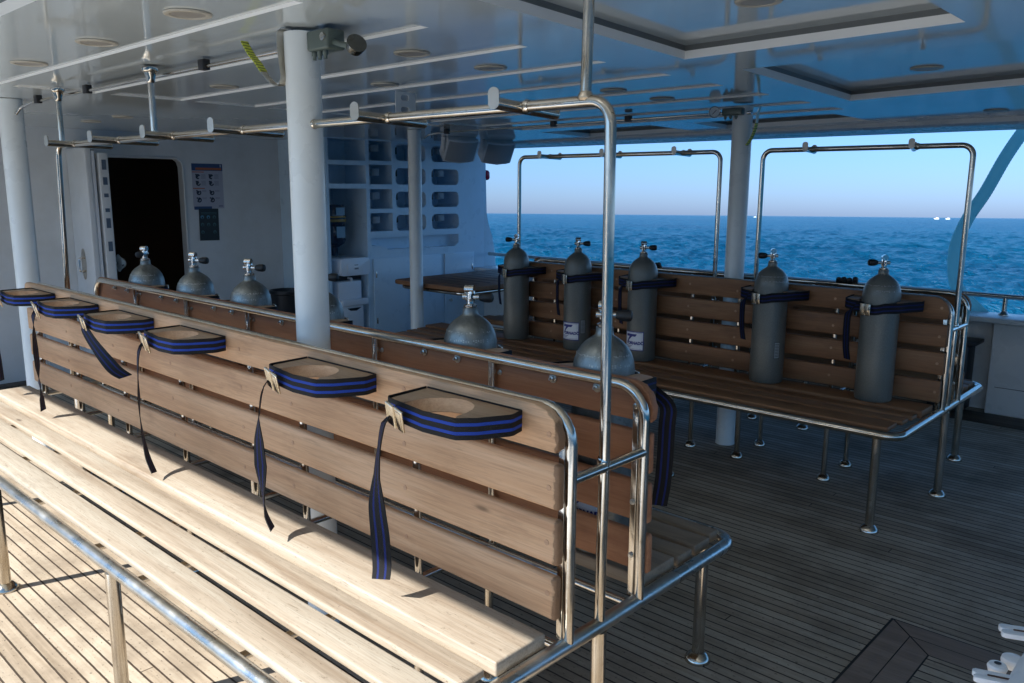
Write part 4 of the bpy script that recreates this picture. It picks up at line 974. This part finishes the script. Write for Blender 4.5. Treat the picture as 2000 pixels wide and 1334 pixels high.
def strap_tank(x, yb, s, zc0, label, group, tail_len=.30, tail_dx=0., drop=.0, bscale=1.):
    yf = yb+s*.0436; tcy = .108; b0 = (x, yf+s*.1, zc0)
    th = thing("tank_strap", label, "strap", b0, group)
    # plan outline: left rear, left prong, tangent round the tank front, right prong
    pts = [(-.173, -.004, 0), (-.170, -.06, 0), (-.164, -.138, -.002), (-.150, -.153, -.006), (-.120, -.158, -.010)]
    for k in range(11):
        a_ = R(232+(300-232)*k/10); pts.append((.0955*math.cos(a_), -tcy+.0955*math.sin(a_), -.012-drop*math.sin(PI*k/10)))
    pts += [(.112, -.166, -.006), (.150, -.132, 0), (.187, -.058, 0), (.189, -.045, 0), (.178, -.004, 0)]
    sx = 1 if s < 0 else -1
    P = [Vector((x+sx*u, yf-s*v, zc0+w_)) if s > 0 else Vector((x+u, yf+v, zc0+w_)) for u, v, w_ in pts]
    obj("webbing_loop", ribbon(B(), [p-Vector(b0) for p in P], .0255, (0,0,1), .003), WEB2, th)
    def mp3(u, v, w_): return (Vector((x+sx*u, yf-s*v, zc0+w_)) if s > 0 else Vector((x+u, yf+v, zc0+w_)))-Vector(b0)
    a_ = R(248); bc = mp3(.101*math.cos(a_), -tcy+.101*math.sin(a_), -.016-drop*.6); ux = mp3(-.101*math.sin(a_), .101*math.cos(a_), 0)-mp3(0, 0, 0)
    obj("buckle", buckle(B(), bc, ux, (0,0,1), .031, .030), BUCKLE, th)
    T = catmull([mp3(-.075, -.180, -.016), mp3(-.110, -.165, -.022), mp3(-.140+tail_dx, -.150, -.055), mp3(-.146+tail_dx, -.145, -.12), mp3(-.142+tail_dx, -.145, -tail_len*.75), mp3(-.130+tail_dx, -.145, -tail_len)], 5)
    n = len(T); D = []
    for i in range(n):
        f = min(1, i/(n*.45)); D.append((Vector((-.1, 0, 1))*(1-f)+Vector((.88, -s*-.48 if s < 0 else .48, .0))*f).normalized())
    obj("webbing_tail", ribbon(B(), T, .024, D, .0028), WEB2, th)
    return th
for x, lb, tl in zip(CXs, ("strap round the plain grey tank nearest the right end of the far bench", "strap round the grey tank with the small sticker", "strap round the logo tank right of the bright post",
        "strap round the logo tank left of the bright post", "strap round the plain grey tank next to the table"), (.30, .27, .28, .28, .26)):
    strap_tank(x, 2.889, -1, 1.056-.036, lb, GS2, tl, drop=.010)
GS3 = "straps round the bare metal tanks"
for i, x in enumerate(BX):
    lb = ("strap with loose end hanging beside the near upright, behind the front bench", "strap on the bare metal tank in front of the table", "strap on the bare tank hidden by the thick pillar",
        "strap on the bare tank left of the thick pillar", "strap on the middle bare tank by the doorway", "strap on the leftmost bare tank")[i]
    strap_tank(x, .174, 1, 1.079-.036, lb, GS3, .36 if i == 0 else .28, tail_dx=-.055 if i == 0 else 0)
# ---------------------------------------------------------------- table beyond the far bench
b0 = (-4.2, 3.8, 0)
th = thing("deck_table", "dark slatted wooden table with steel rim, beside the white cabinet", "table", b0)
bm = B(); x0, x1, y0, y1 = -4.62, -3.68, 3.06, 4.55
prism(bm, rrect(x0, y0, x1, y1, .07), .745, .780, bev=.008)
obj("tabletop", bm, WOOD_DARK, th, base=b0)
bm = B()
for k in range(9): box(bm, (x0+.14, y0+.16+k*.14, .7802), (x1-.14, y0+.165+k*.14, .7815))
obj("top_seams", bm, CAULK, th, base=b0, smooth=False)
obj("rim", tube(B(), [(x, y, .722) for x, y in rrect(x0+.05, y0+.05, x1-.05, y1-.05, .09, 6)]+[(x1-.05-.09, y0+.05, .722)], .017, 12, 0), STEEL, th, base=b0)
for x, y in ((-3.86, 3.30), (-3.86, 3.86)):
    l = obj("leg", tube(B(), [(x, y, .004), (x, y, .74)], .020, 16), STEEL, th, base=b0); obj("foot_flange", foot(B(), x, y), CHROME, l, base=b0)
# ---------------------------------------------------------------- bulwark, rail, hose
b0 = (-1.5, 5.05, 0)
th = thing("bulwark", "low white bulwark along the far side of the deck", "bulwark", b0)
bm = B(); box(bm, (-5.5, 5.12, 0), (-.255, 5.22, .66)); box(bm, (-.25, 4.995, 0), (5.2, 5.22, .66), .01)
obj("bulwark_panel", bm, WHITE, th, base=b0)
obj("bulwark_cap", box(B(), (-5.5, 4.955, .663), (5.2, 5.28, .705), .012), WHITE, th, base=b0)
obj("panel_seam", box(B(), (-.2, 4.9925, .20), (5.2, 4.9945, .204)), CAULK, th, base=b0, smooth=False)
b0 = (-1.5, 5.15, .705)
th = thing("hand_rail", "dark steel handrail on short posts above the white bulwark", "handrail", b0)
obj("rail_tube", tube(B(), [(-5.45, 5.15, .850), (5.2, 5.15, .832)], .019, 16), STEEL, th, base=b0)
for x in (-4.7, -3.6, -2.45, -1.35, -.227, .9, 2.0, 3.1, 4.2):
    p = obj("rail_post", tube(B(), [(x, 5.15, .71), (x, 5.15, .835)], .017, 14), STEEL, th, base=b0)
    obj("post_flange", lathe(B(), [(.018, .03), (.026, .018), (.036, .006), (.036, 0), (0, 0)], (x, 5.15, .7055), 20), STEEL, p, base=b0)
hp = catmull([(-.17, 5.27, 2.11), (-.247, 5.27, 2.03), (-.353, 5.27, 1.836), (-.46, 5.27, 1.583), (-.56, 5.27, 1.385), (-.620, 5.27, 1.185), (-.618, 5.27, .994), (-.57, 5.27, .85), (-.44, 5.27, .725), (-.36, 5.25, .66)], 22)
bm = B(); tube(bm, hp, lambda i: .043+(.0025 if i % 2 else 0), 18)
tag(obj("drain_hose", bm, HOSE, angle=80), "pale teal ribbed hose curving down outside the rail at right", "hose")
b0 = (-.42, 4.86, 0)
th = thing("storage_box", "black box with overhanging lid against the bulwark corner", "box", b0)
obj("box_body", box(B(), (-.60, 4.85, .012), (-.36, 5.05, .50), .012), BLACK, th, base=b0)
obj("lid", box(B(), (-.62, 4.82, .503), (-.315, 5.08, .53), .006), BLACK, th, base=b0)
# knotted black cords on the far backrest
for x, lb in ((-1.93, "small black valve-cap bundle on the far rail, right of the bright post"), (-.62, "small black bundle on the far rail between the two right-hand tanks")):
    bm = B(); zt = 1.056
    for k in range(4):
        lathe(bm, [(0, -.016), (.012, -.012), (.016, 0), (.012, .012), (0, .016)], (x-.045+.03*k, 3.162+random.uniform(-.01, .01), zt+.028+random.uniform(-.002, .008)), 10, 'x')
    tube(bm, [(x-.06, 3.15, zt+.018), (x, 3.165, zt+.022), (x+.06, 3.16, zt+.020)], .008, 8, .01)
    tag(obj("black_bundle", bm, BLACK), lb, "cord bundle", "black bundles on the far bench rail")
# ---------------------------------------------------------------- white plastic fitting at lower right
b0 = (.9, .42, 0)
th = thing("plastic_fitting", "white plastic fitting with slotted tabs and rollers, lower right corner", "plastic fitting", b0)
Z = .55
Mf = Matrix.Translation((.802, .575, Z)) @ Matrix.Rotation(R(-97), 4, 'Z')
def tab(u, v, wd, ln, ang, zz_):
    bm = B(); n_ = rrect(0, -wd/2, ln, wd/2, .010)
    for lo_, hi_ in ((-.012, 0),):
        prism(bm, [p for p in rrect(0, .0025, ln, wd/2, .006)], lo_, hi_, bev=.002); prism(bm, [p for p in rrect(0, -wd/2, ln, -.0025, .006)], lo_, hi_, bev=.002)
    place(bm, Matrix.Translation((u, v, zz_)) @ Matrix.Rotation(R(ang), 4, 'Z')); return bm
obj("slotted_tab", tab(.797, .553, .050, .10, 24, Z), PLASTIC, th, base=b0)
obj("slotted_tab", tab(.800, .300, .040, .10, 20, Z), PLASTIC, th, base=b0)
for u_, v_, ag in ((.797, .553, 24), (.800, .300, 20)):
    bm = B(); box(bm, (.028, -.0035, -.006), (.105, .0035, .0012), .001); place(bm, Matrix.Translation((u_, v_, Z)) @ Matrix.Rotation(R(ag), 4, 'Z')); obj("slot", bm, mat("brown_slot", (.10,.045,.03), .6)[0], th, base=b0)  # dark brown bar filling the slot
obj("eyelet_hole", lathe(B(), [(.0075, .0075), (0, .0078)], (.832, .372, Z-.004), 16), BLACK, th, base=b0)
obj("roller", lathe(B(), [(0, .012), (.012, .012), (.022, .008), (.024, 0), (.022, -.014), (0, -.016)], (.850, .430, Z-.01), 24), PLASTIC, th, base=b0)
bm = lathe(B(), [(.006, .002), (.008, .008), (.018, .006), (.021, 0), (.018, -.012), (.006, -.012), (.006, .002)], (.832, .372, Z-.006), 24); obj("eyelet", bm, PLASTIC, th, base=b0)
bm = tube(B(), catmull([(.895, .60, Z-.50), (.893, .585, Z-.2), (.890, .56, Z-.03), (.888, .47, Z-.005), (.884, .36, Z-.01), (.880, .25, Z-.03)], 6), .024, 20); obj("body_tube", bm, PLASTIC, th, base=b0)
obj("body_panel", prism(B(), [(.900, .56), (.885, .44), (.868, .30), (.862, .16), (1.02, .16), (1.04, .56)], Z-.05, Z+.012, bev=.012), PLASTIC, th, base=b0)
# ---------------------------------------------------------------- far boats
for dx, dy, s_, lb in ((-.47129, .94222, .5, "tiny white boat on the horizon, left of the right-hand frame"), (-.30927, 1.0919, .8, "left one of two tiny white boats on the horizon at right"), (-.29925, 1.1012, .7, "right one of two tiny white boats on the horizon at right")):
    d = Vector((dx, dy, 0)).normalized(); P = Vector(cam.location)+d*2300; nrm = Q @ Vector((0,0,1))
    P.z = -2.6-(nrm.x*P.x+nrm.y*P.y)/nrm.z
    th = thing("distant_boat", lb, "boat", P, "tiny boats on the horizon"); th.rotation_euler = (0, 0, math.atan2(dy, dx)+PI/2)
    obj("boat_hull", prism(B(), [(-7*s_, 2.2*s_), (-5.5*s_, -.5), (6*s_, -.5), (8.5*s_, 3*s_)], -2*s_, 2*s_, axes='xzy'), PLASTIC, th, smooth=False)
    obj("boat_cabin", prism(B(), [(-5*s_, 2.25*s_), (3.5*s_, 2.6*s_), (2*s_, 5.5*s_), (-4.5*s_, 5.2*s_)], -1.6*s_, 1.6*s_, axes='xzy'), PLASTIC, th, smooth=False)
